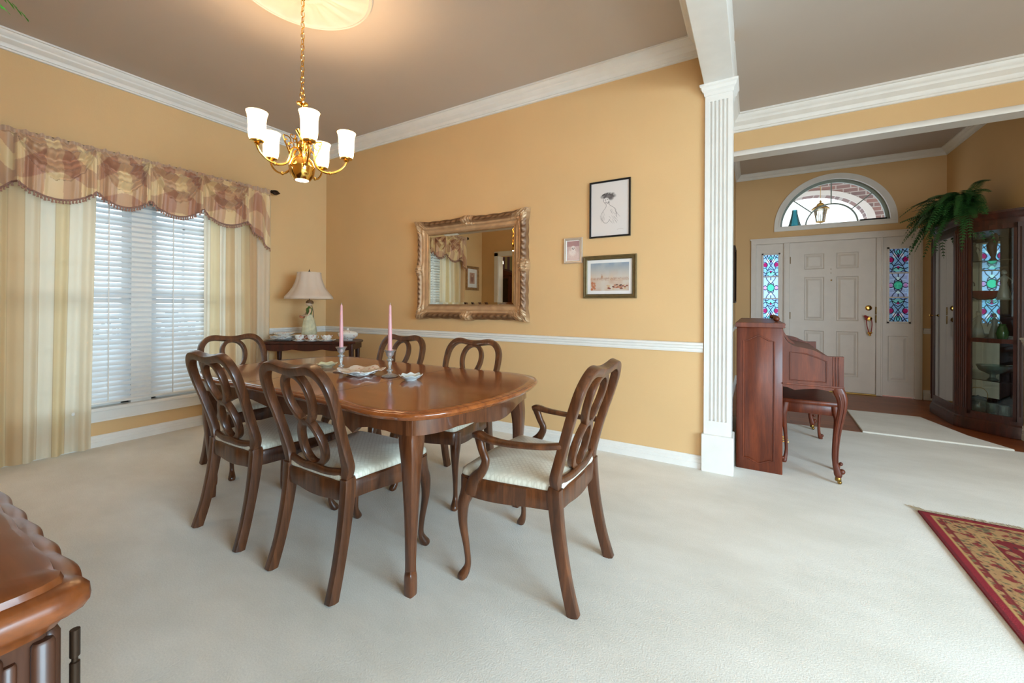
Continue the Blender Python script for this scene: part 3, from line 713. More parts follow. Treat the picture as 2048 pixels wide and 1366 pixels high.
dish(PL(.09, .012), CHINA, 'plate', 'small white plate between the teacups and the tureen', 'plate', (x, y, CZ), rz=ang)
dish(BW(.058, .045), FLORAL, 'bowl', 'floral sugar bowl beside the tureen', 'bowl', (x, y, CZ+.011), rz=ang)
x, y = cl(-.24, -.01)
for k, l in enumerate(('white dinner plate on the shelf under the corner table, bottom of its stack', 'white dinner plate on the shelf under the corner table, middle of its stack', 'white dinner plate on the shelf under the corner table, top of its stack')):
    dish(PL(.125, .012), CHINA, 'plate', l, 'plate', (x, y, .540+k*.010), fa=0, wav=0)
x, y = cl(.22, 0)
dish(BW(.11, .05), CHINA, 'bowl', 'white bowl on the shelf under the corner table', 'bowl', (x, y, .540), fa=0, wav=0)

# ------------------------------------------------------------------ chandelier
chx, chy = 2.271, -1.763
t = thing('ceiling_medallion', 'round white plaster ceiling medallion above the chandelier', 'ceiling medallion', (chx, chy, H))
m = MB(); rings = []
for r, z in ((.40, 0), (.40, -.010), (.396, -.018), (.392, -.020), (.386, -.014), (.375, -.020), (.365, -.016), (.355, -.010), (.30, -.012), (.22, -.014), (.15, -.018), (.14, -.026), (.12, -.030), (.10, -.026), (.08, -.034), (.03, -.036), (.001, -.036)):
    rings.append([(r*cos(a), r*sin(a), z-(.005*max(0, sin(a*16)) if .2 < r < .36 else 0)-(.003*sin(a*40) if .13 < r < .2 else 0)) for a in [2*pi*k/160 for k in range(160)]])
m.loft(rings, True, True); m.build('plaster_disc', solid('plaster_paint', (206, 198, 188), .6), t)
t = thing('chandelier', 'polished brass chandelier with five lit frosted tulip shades', 'chandelier', (chx, chy, 0))
MB().lathe([(.001, H-.10), (.012, H-.098), (.018, H-.085), (.05, H-.065), (.062, H-.04), (.001, H-.036)], n=28).build('canopy', BRASS, t)
m = MB(); z = H-.10; k = 0
while z > 2.43:
    L = [(0, .011*sin(a), z-.018+.020*cos(a)) for a in [2*pi*i/12 for i in range(12)]]
    if k % 2: L = [(y, x, zz) for x, y, zz in L]
    m.sweep([(*p, .0042, .0042) for p in L], 1, 2, (1, 0, 0) if k % 2 == 0 else (0, 1, 0), True, ns=6, cr=False)
    z -= .033; k += 1
m.sweep([(.006*sin(i*1.3), .006*cos(i*1.7), H-.10-i*(H-.10-2.40)/16, .004, .004) for i in range(17)], 3, 2, (0, 1, 0), ns=6)
m.build('chain', BRASS, t)
MB().lathe([(.001, 1.915), (.045, 1.915), (.052, 1.925), (.066, 1.95), (.072, 1.985), (.073, 1.992), (.071, 1.996), (.060, 2.03), (.040, 2.052), (.022, 2.062), (.014, 2.075), (.018, 2.09), (.034, 2.105), (.036, 2.125), (.026, 2.14), (.014, 2.15), (.012, 2.165), (.024, 2.19), (.034, 2.205), (.036, 2.212), (.020, 2.215), (.008, 2.222), (.007, 2.35), (.012, 2.362), (.030, 2.37), (.032, 2.378), (.016, 2.384), (.008, 2.395), (.006, 2.41), (.001, 2.412)], n=36).build('body', BRASS, t)
MB().sweep([(0, .016*sin(a), 2.422+.020*cos(a), .005, .005) for a in [2*pi*i/14 for i in range(14)]], 1, 2, (1, 0, 0), True, cr=False, ns=6).build('loop', BRASS, t)
MB().lathe([(.001, 1.9135), (.036, 1.9135), (.036, 1.9145), (.001, 1.9145)], n=24).build('down_light', emis('down_light_glow', (255, 244, 225), 6), t)
camdir = atan2(CAM.y-chy, CAM.x-chx)
for i in range(5):
    a = camdir+radians(8+72*i); d = Vector((cos(a), sin(a), 0)); pd = (-sin(a), cos(a), 0); Rr = .248
    P = lambda r, z, w: (d.x*r, d.y*r, z, w, w)
    m = MB().sweep([P(.020, 2.095, .010), P(.045, 2.10, .011), P(.066, 2.075, .012), P(.072, 2.03, .012), P(.095, 1.99, .013), P(.14, 1.972, .014), P(.188, 1.982, .013), P(.228, 2.012, .012), P(Rr, 2.045, .011), P(Rr, 2.062, .011)], 6, 2, pd, ns=10)
    m.ball(tuple(P(.155, 1.972, 0)[:3]), .011, 10)
    arm = m.build('arm', BRASS, t)
    # scrolls
    s_ = []
    for q in range(18):
        aa = q/17*2.3*pi; rr2 = .030*(1-q/22); s_.append(P(.088+rr2*cos(aa+.8), 2.125+rr2*sin(aa+.8)*1.1, .007))
    m = MB().sweep([P(.070, 2.05, .009), P(.080, 2.075, .009)]+s_, 2, 2, pd, ns=8)
    s2 = [P(.058+.020*(1-q/16)*cos(q/13*2.1*pi+2.5), 2.165+.020*(1-q/16)*sin(q/13*2.1*pi+2.5), .006) for q in range(14)]
    m.sweep([P(.03, 2.11, .007)]+s2, 2, 2, pd, ns=8)
    m.build('scroll', BRASS, arm)
    c = (d.x*Rr, d.y*Rr, 0)
    MB().lathe([(.006, 2.050), (.016, 2.055), (.012, 2.062), (.034, 2.068), (.036, 2.074), (.012, 2.078), (.012, 2.10), (.001, 2.10)], c, 20).build('lamp_cup', BRASS, arm)
    sh = [(.024, 2.072), (.034, 2.077), (.0395, 2.092), (.042, 2.12), (.0425, 2.16), (.0435, 2.19), (.047, 2.212), (.052, 2.228), (.0535, 2.232)]
    MB().lathe(sh, c, 40, flute=14, fa=.022, cap=False).build('shade', SHADEG, t, solid=.002)
    MB().lathe([(.001, 2.098), (.010, 2.10), (.013, 2.108), (.014, 2.118), (.009, 2.128), (.001, 2.132)], c, 12).build('bulb', BULB, t)
    point('chandelier_bulb_light', (chx+d.x*Rr, chy+d.y*Rr, 2.150), 8.0, (1, .72, .42), .018)

t.location.z = 1.913
for c_ in t.children: c_.location.z -= 1.913

# ------------------------------------------------------------------ painted panels
class Canvas:
    def __init__(s, w, h, bgc): s.w, s.h = w, h; s.a = np.ones((h, w, 3))*np.array(bgc, float); s.Y, s.X = np.mgrid[0:h, 0:w].astype(float); s.X /= (w-1); s.Y = 1-s.Y/(h-1); s.asp = h/w
    def mix(s, m, c): s.a = s.a*(1-m[..., None])+np.array(c, float)*m[..., None]; return s
    def ell(s, cx, cy, rx, ry, c, al=1, soft=.15): d = np.sqrt(((s.X-cx)/rx)**2+((s.Y-cy)/ry)**2); return s.mix(al*np.clip((1-d)/soft+.5, 0, 1), c)
    def rect(s, x0, x1, y0, y1, c, al=1): return s.mix(al*((s.X >= x0)&(s.X <= x1)&(s.Y >= y0)&(s.Y <= y1)).astype(float), c)
    def line(s, pts, w, c, al=1, sm=6):
        P = catmull([(*p,) for p in pts], sm); d = np.full(s.X.shape, 9.)
        for a, b in zip(P[:-1], P[1:]):
            ab = (b-a)*np.array([1, s.asp]); L = ab@ab+1e-9
            px = s.X-a[0]; py = (s.Y-a[1])*s.asp; t_ = np.clip((px*ab[0]+py*ab[1])/L, 0, 1)
            d = np.minimum(d, np.hypot(px-t_*ab[0], py-t_*ab[1]))
        return s.mix(al*np.clip((w-d)/(w*.5)+.5, 0, 1)*(d < w*2), c)
    def cols(s):
        v = s.a.clip(0, 255)/255; l = np.where(v <= .04045, v/12.92, ((v+.055)/1.055)**2.4)
        return np.concatenate([l, np.ones(l.shape[:2]+(1,))], 2).reshape(-1, 4)
    def panel(s, name, W_, H_, mat, parent, M=Matrix()):
        m = MB()
        m.v = [tuple(M @ Vector(((i/(s.w-1)-.5)*W_, 0, (.5-j/(s.h-1))*H_))) for j in range(s.h) for i in range(s.w)]
        m.f = [(j*s.w+i, (j+1)*s.w+i, (j+1)*s.w+i+1, j*s.w+i+1) for j in range(s.h-1) for i in range(s.w-1)]
        return m.build(name, mat, parent, cols=s.cols(), normals=False)
def smooth_noise(w, h, sx, sy, seed=1):
    r = np.random.default_rng(seed); g = r.random((sy+2, sx+2)); y = np.linspace(0, sy, h); x = np.linspace(0, sx, w)
    yi = y.astype(int); xi = x.astype(int); fy = (y-yi)[:, None]; fx = (x-xi)[None]
    fy = fy*fy*(3-2*fy); fx = fx*fx*(3-2*fx)
    A = g[np.ix_(yi, xi)]; B = g[np.ix_(yi, xi+1)]; C_ = g[np.ix_(yi+1, xi)]; D = g[np.ix_(yi+1, xi+1)]
    return (A*(1-fx)+B*fx)*(1-fy)+(C_*(1-fx)+D*fx)*fy

def frame_box(W_, H_, prof, mat, t, M=Matrix()):
    """picture frame in the xz plane, facing -y; prof (inward, -depth)"""
    rings = []
    cor = [(-W_/2, -H_/2), (W_/2, -H_/2), (W_/2, H_/2), (-W_/2, H_/2)]
    for x, z in cor:
        rings.append([tuple(M @ Vector((x-math.copysign(a, x), -d, z-math.copysign(a, z)))) for a, d in prof])
    return MB().loft(rings, closed=True).build('frame', mat, t, ang=25)
FP = lambda w, d: [(0, 0), (0, d*.8), (w*.12, d), (w*.3, d), (w*.45, d*.7), (w*.8, d*.6), (w*.88, d*.75), (w, d*.6), (w, 0)]
def picture(name, label, cx, cz, W_, H_, fw, fd, fm, canvas, matw=0, loc=None, rz=0, tilt=0, glass=True):
    t = thing(name, label, 'picture', loc or (cx, -.001, cz), rz)
    frame_box(W_, H_, FP(fw, fd), fm, t)
    iw, ih = W_-2*fw, H_-2*fw
    if matw: MB().box(-iw/2, iw/2, -.006, -.001, -ih/2, ih/2).build('mat_board', PAPER, t)
    canvas.panel('print', iw-2*matw, ih-2*matw, PIC, t, Matrix.Translation((0, -.0065, 0)))
    return t

# charcoal sketch of a woman with pinned-up hair
c = Canvas(150, 210, (216, 208, 204)); INK = (60, 56, 58)
rr = random.Random(5)
for k in range(70):
    a = rr.uniform(0, 2*pi); q = rr.uniform(.5, 1); cxh, cyh = .42, .72
    x = cxh+.15*q*cos(a)+.05; y = cyh+.045*q*sin(a)+.012
    c.line([(x, y), (x+.04*cos(a+1.4), y+.022*sin(a+1.2)), (x+.05*cos(a+2.3), y+.012)], .006, INK, .55, 4)
for x, y, r_e in ((.30, .735, .045), (.37, .76, .05), (.58, .765, .05), (.62, .735, .045), (.50, .775, .05)): c.ell(x, y, r_e, r_e*.62, (110, 104, 104), .55, .8)
c.ell(.47, .735, .13, .050, (84, 78, 80), .75, .6); c.ell(.53, .70, .07, .04, (96, 90, 92), .7, .6)
for k in range(40):
    a = rr.uniform(0, pi); x = .46+.16*cos(a); y = .735+.05*sin(a); c.line([(x, y), (x-.02, y+.012), (x+.02, y+.02)], .004, (216, 208, 204) if k % 4 == 0 else (40, 36, 38), .7, 3)
c.ell(.41, .655, .082, .060, (222, 214, 210), .95, .25); c.ell(.46, .60, .05, .05, (222, 214, 210), .8, .4); c.ell(.475, .62, .03, .03, (150, 142, 140), .5, .8)
c.line([(.33, .69), (.335, .655), (.36, .62), (.40, .598), (.44, .605), (.47, .63)], .005, INK, .8)
c.line([(.37, .672), (.39, .675)], .007, INK, .9); c.line([(.43, .682), (.455, .681)], .007, INK, .9)
c.line([(.40, .668), (.395, .645), (.405, .640)], .004, INK, .7); c.line([(.385, .622), (.405, .626), (.425, .624)], .007, INK, .9)
c.line([(.47, .64), (.49, .58), (.56, .54), (.63, .50), (.67, .42), (.68, .34)], .005, INK, .6)
c.line([(.40, .60), (.40, .54), (.33, .47), (.27, .40), (.28, .32), (.35, .25), (.43, .24), (.50, .30)], .005, INK, .55)
for k in range(26):
    x = rr.uniform(.48, .74); y = rr.uniform(.26, .52); c.line([(x, y), (x+.05, y-.05)], .0035, (120, 112, 112), .5, 2)
for k in range(16):
    x = rr.uniform(.22, .34); y = rr.uniform(.30, .46); c.line([(x, y), (x+.03, y-.07)], .003, (140, 132, 130), .4, 2)
c.line([(.70, .10), (.78, .115), (.86, .10)], .003, (150, 120, 100), .6)
picture('portrait_sketch', 'tall black-framed pencil sketch of a woman with pinned-up hair', 3.615, 1.952, .335, .458, .014, .018, BLACK, c)
# small dog photograph
c = Canvas(70, 100, (205, 176, 172))
c.rect(0, 1, .72, 1, (170, 130, 130)); c.ell(.5, .25, .55, .25, (222, 200, 190), .8, .5); c.ell(.45, .45, .28, .22, (232, 218, 210), 1, .5); c.ell(.50, .60, .20, .15, (236, 224, 216), 1, .3)
for x, y, q in ((.43, .63, .035), (.58, .63, .035), (.50, .57, .045)): c.ell(x, y, q, q*.7, (50, 34, 34), 1, .4)
c.ell(.30, .58, .07, .11, (214, 190, 180), 1, .4); c.ell(.70, .58, .07, .11, (214, 190, 180), 1, .4)
c.mix(.12*smooth_noise(70, 100, 20, 28, 3), (120, 90, 90))
picture('dog_photograph', 'small silver-framed photograph of a fluffy white dog', 3.303, 1.635, .165, .215, .022, .016, SILVERF, c, .006)
# hazy harbour print
w, h = 180, 125; c = Canvas(w, h, (200, 190, 178)); ns = smooth_noise(w, h, 9, 6, 11); n2 = smooth_noise(w, h, 40, 30, 12)
sky = np.clip((c.Y-.42)/.58, 0, 1); c.mix(sky*.8*(.6+.6*ns).clip(0, 1), (112, 136, 160)); c.mix(((1-sky)*.5)*ns, (214, 170, 130))
c.mix(np.clip(.08-abs(c.Y-.42), 0, .08)/.08*.7*n2, (150, 96, 70)); c.mix((c.Y < .38)*.45*ns, (170, 140, 130))
for k in range(26): x = .1+k*.034; c.rect(x, x+.012, .42, .44+.04*rr.random(), (150, 120, 110), .7)
c.rect(.30, .312, .42, .60, (150, 104, 80), .8); c.ell(.305, .50, .025, .05, (170, 120, 90), .7, .5)
for k in range(30): c.ell(.45+.5*rr.random(), .06+.16*rr.random(), .03, .025, rr.choice([(120, 50, 34), (170, 90, 60), (90, 60, 50), (196, 160, 120)]), .8, .5)
for k in range(10): c.ell(.02+.10*rr.random(), .05+.25*rr.random(), .03, .04, (176, 96, 60), .7, .5)
picture('harbour_print', 'wide print of a hazy harbour in an olive and gold frame', 3.615, 1.405, .434, .345, .034, .024, OLIVEF, c, .026)
# picture on the window wall, seen in the mirror, and one on the entry wall
c = Canvas(50, 80, (190, 150, 130)); c.ell(.5, .5, .3, .38, (140, 90, 80), .8, .5); c.ell(.5, .7, .12, .09, (210, 170, 140), 1, .4)
picture('framed_print', 'gold-framed print on the window wall, seen in the gold mirror', 0, 0, .40, .45, .05, .03, GOLDF, c, .07, (.001, -3.11, 1.69), pi/2)
c = Canvas(30, 50, (120, 90, 60)); picture('framed_print', 'dark-framed picture on the entry wall, seen edge-on past the column', 0, 0, .40, .75, .05, .035, BRONZE, c, 0, (4.371, 3.05, 1.60), pi/2)

# ornate mirror
PATINA = attrmat('carved_gilt', .42); PATINA.node_tree.nodes['Principled BSDF'].inputs['Metallic'].default_value = .35
t = thing('wall_mirror', 'rectangular mirror in a carved antique-gold frame over the chair rail', 'mirror', (2.222, -.001, 1.534))
MW, MH, FW = 1.322, 1.012, .148
def orn(s_, per):   # cartouche strength along a side, s_ in 0..1
    e = math.exp(-((s_-.5)/.06)**2)+math.exp(-(s_/.075)**2)+math.exp(-((1-s_)/.075)**2); return min(e, 1)
pcol = []; mb = MB(); nv = 22; sides = [((-1, -1), (1, -1), 280), ((1, -1), (1, 1), 210), ((1, 1), (-1, 1), 280), ((-1, 1), (-1, -1), 210)]
nz3 = smooth_noise(980, nv+1, 240, 9, 21); nz2 = smooth_noise(980, nv+1, 90, 5, 22); idx = 0
for (ax, az), (bx, bz), n in sides:
    for i in range(n):
        u = i/n; o_ = orn(u, n); fx = ax+(bx-ax)*u; fz = az+(bz-az)*u
        for j in range(nv+1):
            v = j/nv; ins = FW*v
            out = (.020*o_+.006*abs(sin(u*pi*9))*(1-o_)-.010)*(1-v)**2
            x = fx*(MW/2-ins+out); z = fz*(MH/2-ins+out)
            base = float(np.interp(v, [0, .04, .10, .30, .42, .50, .60, .66, .74, .86, .92, 1], [.0, .030, .042, .060, .052, .034, .036, .026, .022, .024, .014, .010]))
            k = (1 if v < .62 else .2); car = o_*(.022*nz3[j, idx]+.018*nz2[j, idx]+.012*abs(sin(u*140)*sin(v*24)))*(1 if v < .8 else .1)*(v > .03)
            leaf = (1-o_)*.012*abs(sin(u*pi*18+sin(v*9)))*math.exp(-((v-.27)/.12)**2)
            d = base+car*k+leaf+(.003*sin(u*n*2.2) if .60 < v < .68 else 0)
            mb.v.append((x, -d, z))
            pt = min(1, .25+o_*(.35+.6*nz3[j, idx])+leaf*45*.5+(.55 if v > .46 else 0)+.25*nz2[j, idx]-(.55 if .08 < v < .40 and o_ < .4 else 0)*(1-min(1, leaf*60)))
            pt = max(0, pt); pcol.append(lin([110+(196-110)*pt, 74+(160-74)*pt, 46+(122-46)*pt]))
        idx += 1
tot = idx; w = nv+1
for i in range(tot):
    for j in range(nv): a = i*w+j; b = ((i+1) % tot)*w+j; mb.f.append((a, b, b+1, a+1))
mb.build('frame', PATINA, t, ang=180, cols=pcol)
frame_box(MW-2*FW+.012, MH-2*FW+.012, [(0, 0), (0, .018), (.004, .020), (.009, .016), (.009, 0)], GOLDF, t).name = 'gilt_slip'
g = MB(); iw, ih = MW/2-FW-.002, MH/2-FW-.002; bv = .022
g.loft([[(-iw, -.009, -ih), (iw, -.009, -ih), (iw, -.009, ih), (-iw, -.009, ih)], [(-iw+bv, -.012, -ih+bv), (iw-bv, -.012, -ih+bv), (iw-bv, -.012, ih-bv), (-iw+bv, -.012, ih-bv)]], False, True)
g.build('mirror_glass', MIRROR, t, smooth=False)
MB().box(-MW/2+.02, MW/2-.02, -.004, 0, -MH/2+.02, MH/2-.02).build('backing', BRONZE, t, smooth=False)

# ------------------------------------------------------------------ front door wall at y=3.92
DY = 3.92
# wall with rectangular opening and half-round fanlight
FX, FZ, FR = 5.548, 2.33, .625
FRY = .64
mb = MB().box(4.23, 4.60, DY, DY+.15, 0, 3.2).box(6.44, 6.85, DY, DY+.15, 0, 3.2).box(4.60, 6.44, DY, DY+.15, 2.14, FZ)
def fan(th): return FX+FR*cos(th), FZ+FRY*sin(th)
mb.box(4.60, FX-FR, DY, DY+.15, FZ, 3.2).box(FX+FR, 6.44, DY, DY+.15, FZ, 3.2)
Rg = []
for i in range(41):
    th = pi*i/40; x, z = fan(th); Rg.append([(x, DY, z), (x, DY, 3.2), (x, DY+.15, 3.2), (x, DY+.15, z)])
mb.loft(Rg); struct(mb.build('wall_entry', WALL, smooth=False))
# fanlight window
fw = bpy.data.objects.new('window_2', None); COL.objects.link(fw); fw.location = (FX, DY, FZ); struct(fw, 'half-round fanlight over the front door')
T = lambda m: m.tr(Matrix.Translation((-FX, -DY, -FZ)))
def arcring(r0, r1, y0, y1, nn=48, ex=0):
    L = []
    for i in range(nn+1):
        th = pi*i/nn; k0 = (FX+r0*cos(th), FZ+r0*FRY/FR*sin(th)); k1 = (FX+r1*cos(th), FZ+r1*FRY/FR*sin(th))
        L.append([(k0[0], y0, k0[1]), (k1[0], y0, k1[1]), (k1[0], y1, k1[1]), (k0[0], y1, k0[1])])
    return L
m = MB().loft(arcring(FR-.02, FR+.055, DY-.018, DY+.01)).loft(arcring(FR-.02, FR+.004, DY-.026, DY+.01)).box(FX-FR-.055, FX+FR+.055, DY-.018, DY+.01, FZ-.055, FZ).box(FX-FR-.03, FX+FR+.03, DY-.03, DY+.01, FZ-.012, FZ+.008)
T(m).build('casing', TRIM, fw, ang=30)
m = MB().loft(arcring(FR-.045, FR, DY+.09, DY+.13)).loft(arcring(.285, .303, DY+.095, DY+.115)).box(FX-FR, FX+FR, DY+.09, DY+.13, FZ, FZ+.03)
for a in (42, 90, 138):
    aa = radians(a); x0, z0 = FX+.30*cos(aa), FZ+.30*sin(aa); x1, z1 = FX+.61*cos(aa), FZ+.61*sin(aa)
    m.sweep([(x0, DY+.105, z0, .016, .018), (x1, DY+.105, z1, .016, .018)], 1, 4, (0, 1, 0), cr=False, ns=4)
T(m).build('muntins', solid('sage_grey_muntin', (150, 165, 160), .5), fw, smooth=False)
m = MB().box(-1, 1, 0, 0, 0, 0) if False else MB()
v = [(FX+(FR-.01)*cos(pi*i/40), DY+.11, FZ+(FRY-.01)*sin(pi*i/40)) for i in range(41)]; m.add(v, [tuple(range(41))]); T(m).build('pane', PANEG, fw, smooth=False)
# things on the fanlight sill
AQUA = thin_glass('aqua_glass', (150, 215, 222), 1, .25)
o = MB().lathe([(.075, 0), (.080, .01), (.070, .04), (.048, .13), (.036, .19), (.032, .24), (.030, .24), (.034, .19), (.046, .13), (.068, .04), (.074, .004)], n=28, cap=False).build('glass_chimney', AQUA); o.location = (5.12, DY+.05, FZ+.008)
tag(o, 'aqua glass lamp chimney standing on the fanlight sill', 'glass chimney')
t = thing('spirit_level', 'black bar lying on the right end of the fanlight sill', 'level', (6.00, DY+.04, FZ+.008), 0)
MB().box(-.15, .13, -.015, .015, 0, .030, .004).build('body', BLACK, t); MB().box(-.155, -.148, -.014, .014, .002, .028).build('end_cap', CHINA, t)

# door
d1 = bpy.data.objects.new('door_1', None); COL.objects.link(d1); d1.location = (5.54, DY, 0); struct(d1, 'white six-panel front door')
T2 = lambda m: m.tr(Matrix.Translation((-5.54, -DY, 0)))
DX0, DX1 = 5.064, 6.016
def panels(m, rects, yf, dep=.012):
    """raised panels: sunk field with raised centre; m gets the face with holes"""
    for x0, x1, z0, z1 in rects:
        def R(i, y): return [(x0+i, y, z0+i), (x1-i, y, z0+i), (x1-i, y, z1-i), (x0+i, y, z1-i)]
        m.loft([R(0, yf), R(.012, yf+dep), R(.022, yf+dep), R(.045, yf+.003), R(.05, yf+.002)], False, True)
def panelled(x0, x1, z0, z1, xs, zs, yf, yb_):
    """slab whose front face is cut on the grid xs/zs: cells listed are raised panels"""
    m = MB(); X = [x0]+[a for p in xs for a in p]+[x1]; Z = [z0]+[a for p in zs for a in p]+[z1]
    for i in range(len(X)-1):
        for j in range(len(Z)-1):
            if i % 2 == 1 and j % 2 == 1: panels(m, [(X[i], X[i+1], Z[j], Z[j+1])], yf)
            else: m.add([(X[i], yf, Z[j]), (X[i+1], yf, Z[j]), (X[i+1], yf, Z[j+1]), (X[i], yf, Z[j+1])], [(0, 1, 2, 3)])
    m.add([(x0, yf, z0), (x1, yf, z0), (x1, yb_, z0), (x0, yb_, z0), (x0, yf, z1), (x1, yf, z1), (x1, yb_, z1), (x0, yb_, z1)], [(0, 1, 2, 3), (4, 5, 6, 7), (0, 3, 7, 4), (1, 2, 6, 5), (3, 2, 6, 7)])
    return m
m = panelled(DX0, DX1, .012, 2.10, [(5.235, 5.465), (5.60, 5.84)], [(.22, .84), (.985, 1.60), (1.71, 1.93)], DY+.03, DY+.07)
T2(m).build('door_slab', DOORM, d1, smooth=False)
# casings and mullions of the entry unit
m = MB()
def casing(a, b, z0, z1, deep=.022): m.box(a, b, DY-deep, DY+.07, z0, z1, .004)
casing(4.578, 4.645, 0, 2.10); casing(6.395, 6.462, 0, 2.10); casing(4.578, 6.462, 2.10, 2.175); m.box(4.56, 6.48, DY-.03, DY, 2.165, 2.185, .003)
casing(4.985, DX0-.003, 0, 2.10, .006); casing(DX1+.003, 6.085, 0, 2.10, .006)
m.box(4.578, 4.600, DY-.03, DY, 0, 2.17).box(6.44, 6.462, DY-.03, DY, 0, 2.17)
m.box(5.0, 5.015, DY-.014, DY, 0, 2.10).box(6.065, 6.08, DY-.014, DY, 0, 2.10)
T2(m).build('door_casing', DOORM, d1, smooth=False)
T2(MB().box(DX0, DX1, DY-.02, DY+.15, 0, .012)).build('threshold', BRASSD, d1)
hw_ = MB()
def rosette(x, z, r): return MB().lathe([(r, 0), (r, .004), (r*.8, .010), (r*.35, .012), (.001, .013)], n=24).tr(Matrix.Translation((x, DY+.029, z)) @ Matrix.Rotation(pi/2, 4, 'X'))
T2(rosette(5.945, 1.165, .036)).build('deadbolt', BRASS, d1)
kn = rosette(5.945, 1.022, .030); kn.add(*(lambda q: (q.v, q.f))(MB().lathe([(.010, .012), (.010, .035), (.024, .045), (.030, .058), (.026, .072), (.001, .078)], n=24).tr(Matrix.Translation((5.945, DY+.029, 1.022)) @ Matrix.Rotation(pi/2, 4, 'X')))); T2(kn).build('knob', BRASS, d1)
T2(rosette(5.545, 1.55, .010)).build('peephole', BRASS, d1)
m = MB(); [m.box(6.012, 6.022, DY-.012, DY+.03, z-.05, z+.05, .002) for z in (1.13, 1.02)]; T2(m).build('strike_plate', BRASSD, d1)
for z in (.25, 1.05, 1.85): T2(MB().lathe([(.007, -.05), (.007, .05)], (5.066, DY+.022, z), 8)).build('hinge', BRASSD, d1)
for z in (1.71, 1.655): T2(rosette(5.54, z-.005, .005)).build('screw', BRASSD, d1)
t = thing('bell_door_hanger', 'red cord hanger with gold bells looped over the door knob', 'door hanger', (5.945, DY-.03, 1.02))
RED = solid('red_cord', (150, 20, 24), .6)
MB().sweep([(-.012, -.01, .03, .010, .010), (-.034, -.01, .02, .010, .010), (-.03, -.012, -.08, .010, .010), (-.004, -.012, -.19, .010, .010), (.012, -.012, -.19, .010, .010), (.024, -.012, -.08, .010, .010), (.018, -.01, 0, .010, .010)], 4, 2, (0, 1, 0), ns=8).build('cord', RED, t)
m = MB().sweep([(-.012, -.012, .02, .012, .005), (-.05, -.014, .04, .022, .004), (-.045, -.014, .015, .012, .004), (-.012, -.012, .02, .012, .005), (-.05, -.012, -.01, .018, .004)], 4, 2, (0, 1, 0), ns=8); m.build('ribbon_bow', RED, t)
for x, z in ((.002, -.215), (-.010, -.19), (.014, -.185)): MB().ball((x, -.014, z), .014, 12).build('bell', BRASS, t)

# sidelights with stained glass
def glass_art(seed):
    w, h = 66, 300; c = Canvas(w, h, (120, 170, 225)); r = random.Random(seed)
    n1 = smooth_noise(w, h, 3, 10, seed); c.mix(n1*.7, (165, 160, 235)); c.mix(smooth_noise(w, h, 5, 14, seed+1)*.5, (120, 220, 235))
    LN = (18, 22, 40)
    def tile(y0, kind):
        Y = lambda v: y0+v*.326
        S = lambda pts, **k: [c.line([(x, Y(y)) for x, y in pts], .022, LN), c.line([(1-x, Y(y)) for x, y in pts], .022, LN)]
        if kind == 'c':
            c.mix(((c.Y > Y(0))&(c.Y < Y(1))).astype(float)*.5, (190, 205, 245))
            for a, b in (((.12, .5), .10), ((.88, .5), .10)): c.ell(a[0], Y(a[1]), .09, .028, (196, 150, 220), 1)
            c.ell(.5, Y(.5), .25, .062, LN); c.ell(.5, Y(.5), .215, .053, (70, 205, 170)); c.ell(.5, Y(.79), .11, .022, (190, 235, 245)); c.ell(.5, Y(.21), .11, .022, (190, 235, 245))
            S([(.5, .86), (.5, 1)]); S([(.5, .14), (.5, 0)]); S([(.42, .75), (.25, .88), (.18, 1)]); S([(.42, .25), (.25, .12), (.18, 0)]); S([(0, .56), (.14, .6), (.26, .55)]); S([(0, .44), (.14, .4), (.26, .45)]); S([(.3, .62), (.36, .73), (.5, .70)]); S([(.3, .38), (.36, .27), (.5, .30)])
        else:
            f = (lambda v: v) if kind == 't' else (lambda v: 1-v)
            c.ell(.5, Y(f(.16)), .20, .035, (80, 190, 190), .8); c.ell(.5, Y(f(.86)), .3, .03, (110, 215, 190), .7)
            for x in (.13, .87): c.ell(x, Y(f(.46)), .13, .034, (150, 26, 96), 1)
            c.ell(.5, Y(f(.78)), .07, .016, (150, 26, 96)); c.ell(.5, Y(f(.30)), .08, .02, (120, 40, 130))
            c.ell(.32, Y(f(.28)), .10, .03, (225, 235, 250)); c.ell(.68, Y(f(.28)), .10, .03, (225, 235, 250))
            q = lambda P: S([(x, f(y)) for x, y in P])
            q([(.05, 0), (.2, .16), (.5, .5), (.72, .72), (.86, 1)]); q([(.28, 0), (.34, .18), (.5, .34), (.5, .40)]); q([(0, .62), (.16, .60), (.28, .46), (.16, .34), (0, .32)])
            q([(0, .80), (.22, .86), (.40, .78), (.5, .86)]); q([(.5, 0), (.42, .12), (.5, .24)]); q([(.18, .62), (.30, .72), (.5, .64)]); q([(0, .16), (.16, .12), (.28, .02)]); q([(.05, .97), (.26, .93), (.40, 1)])
    tile(0, 't'); tile(.337, 'c'); tile(.674, 'b')
    return c
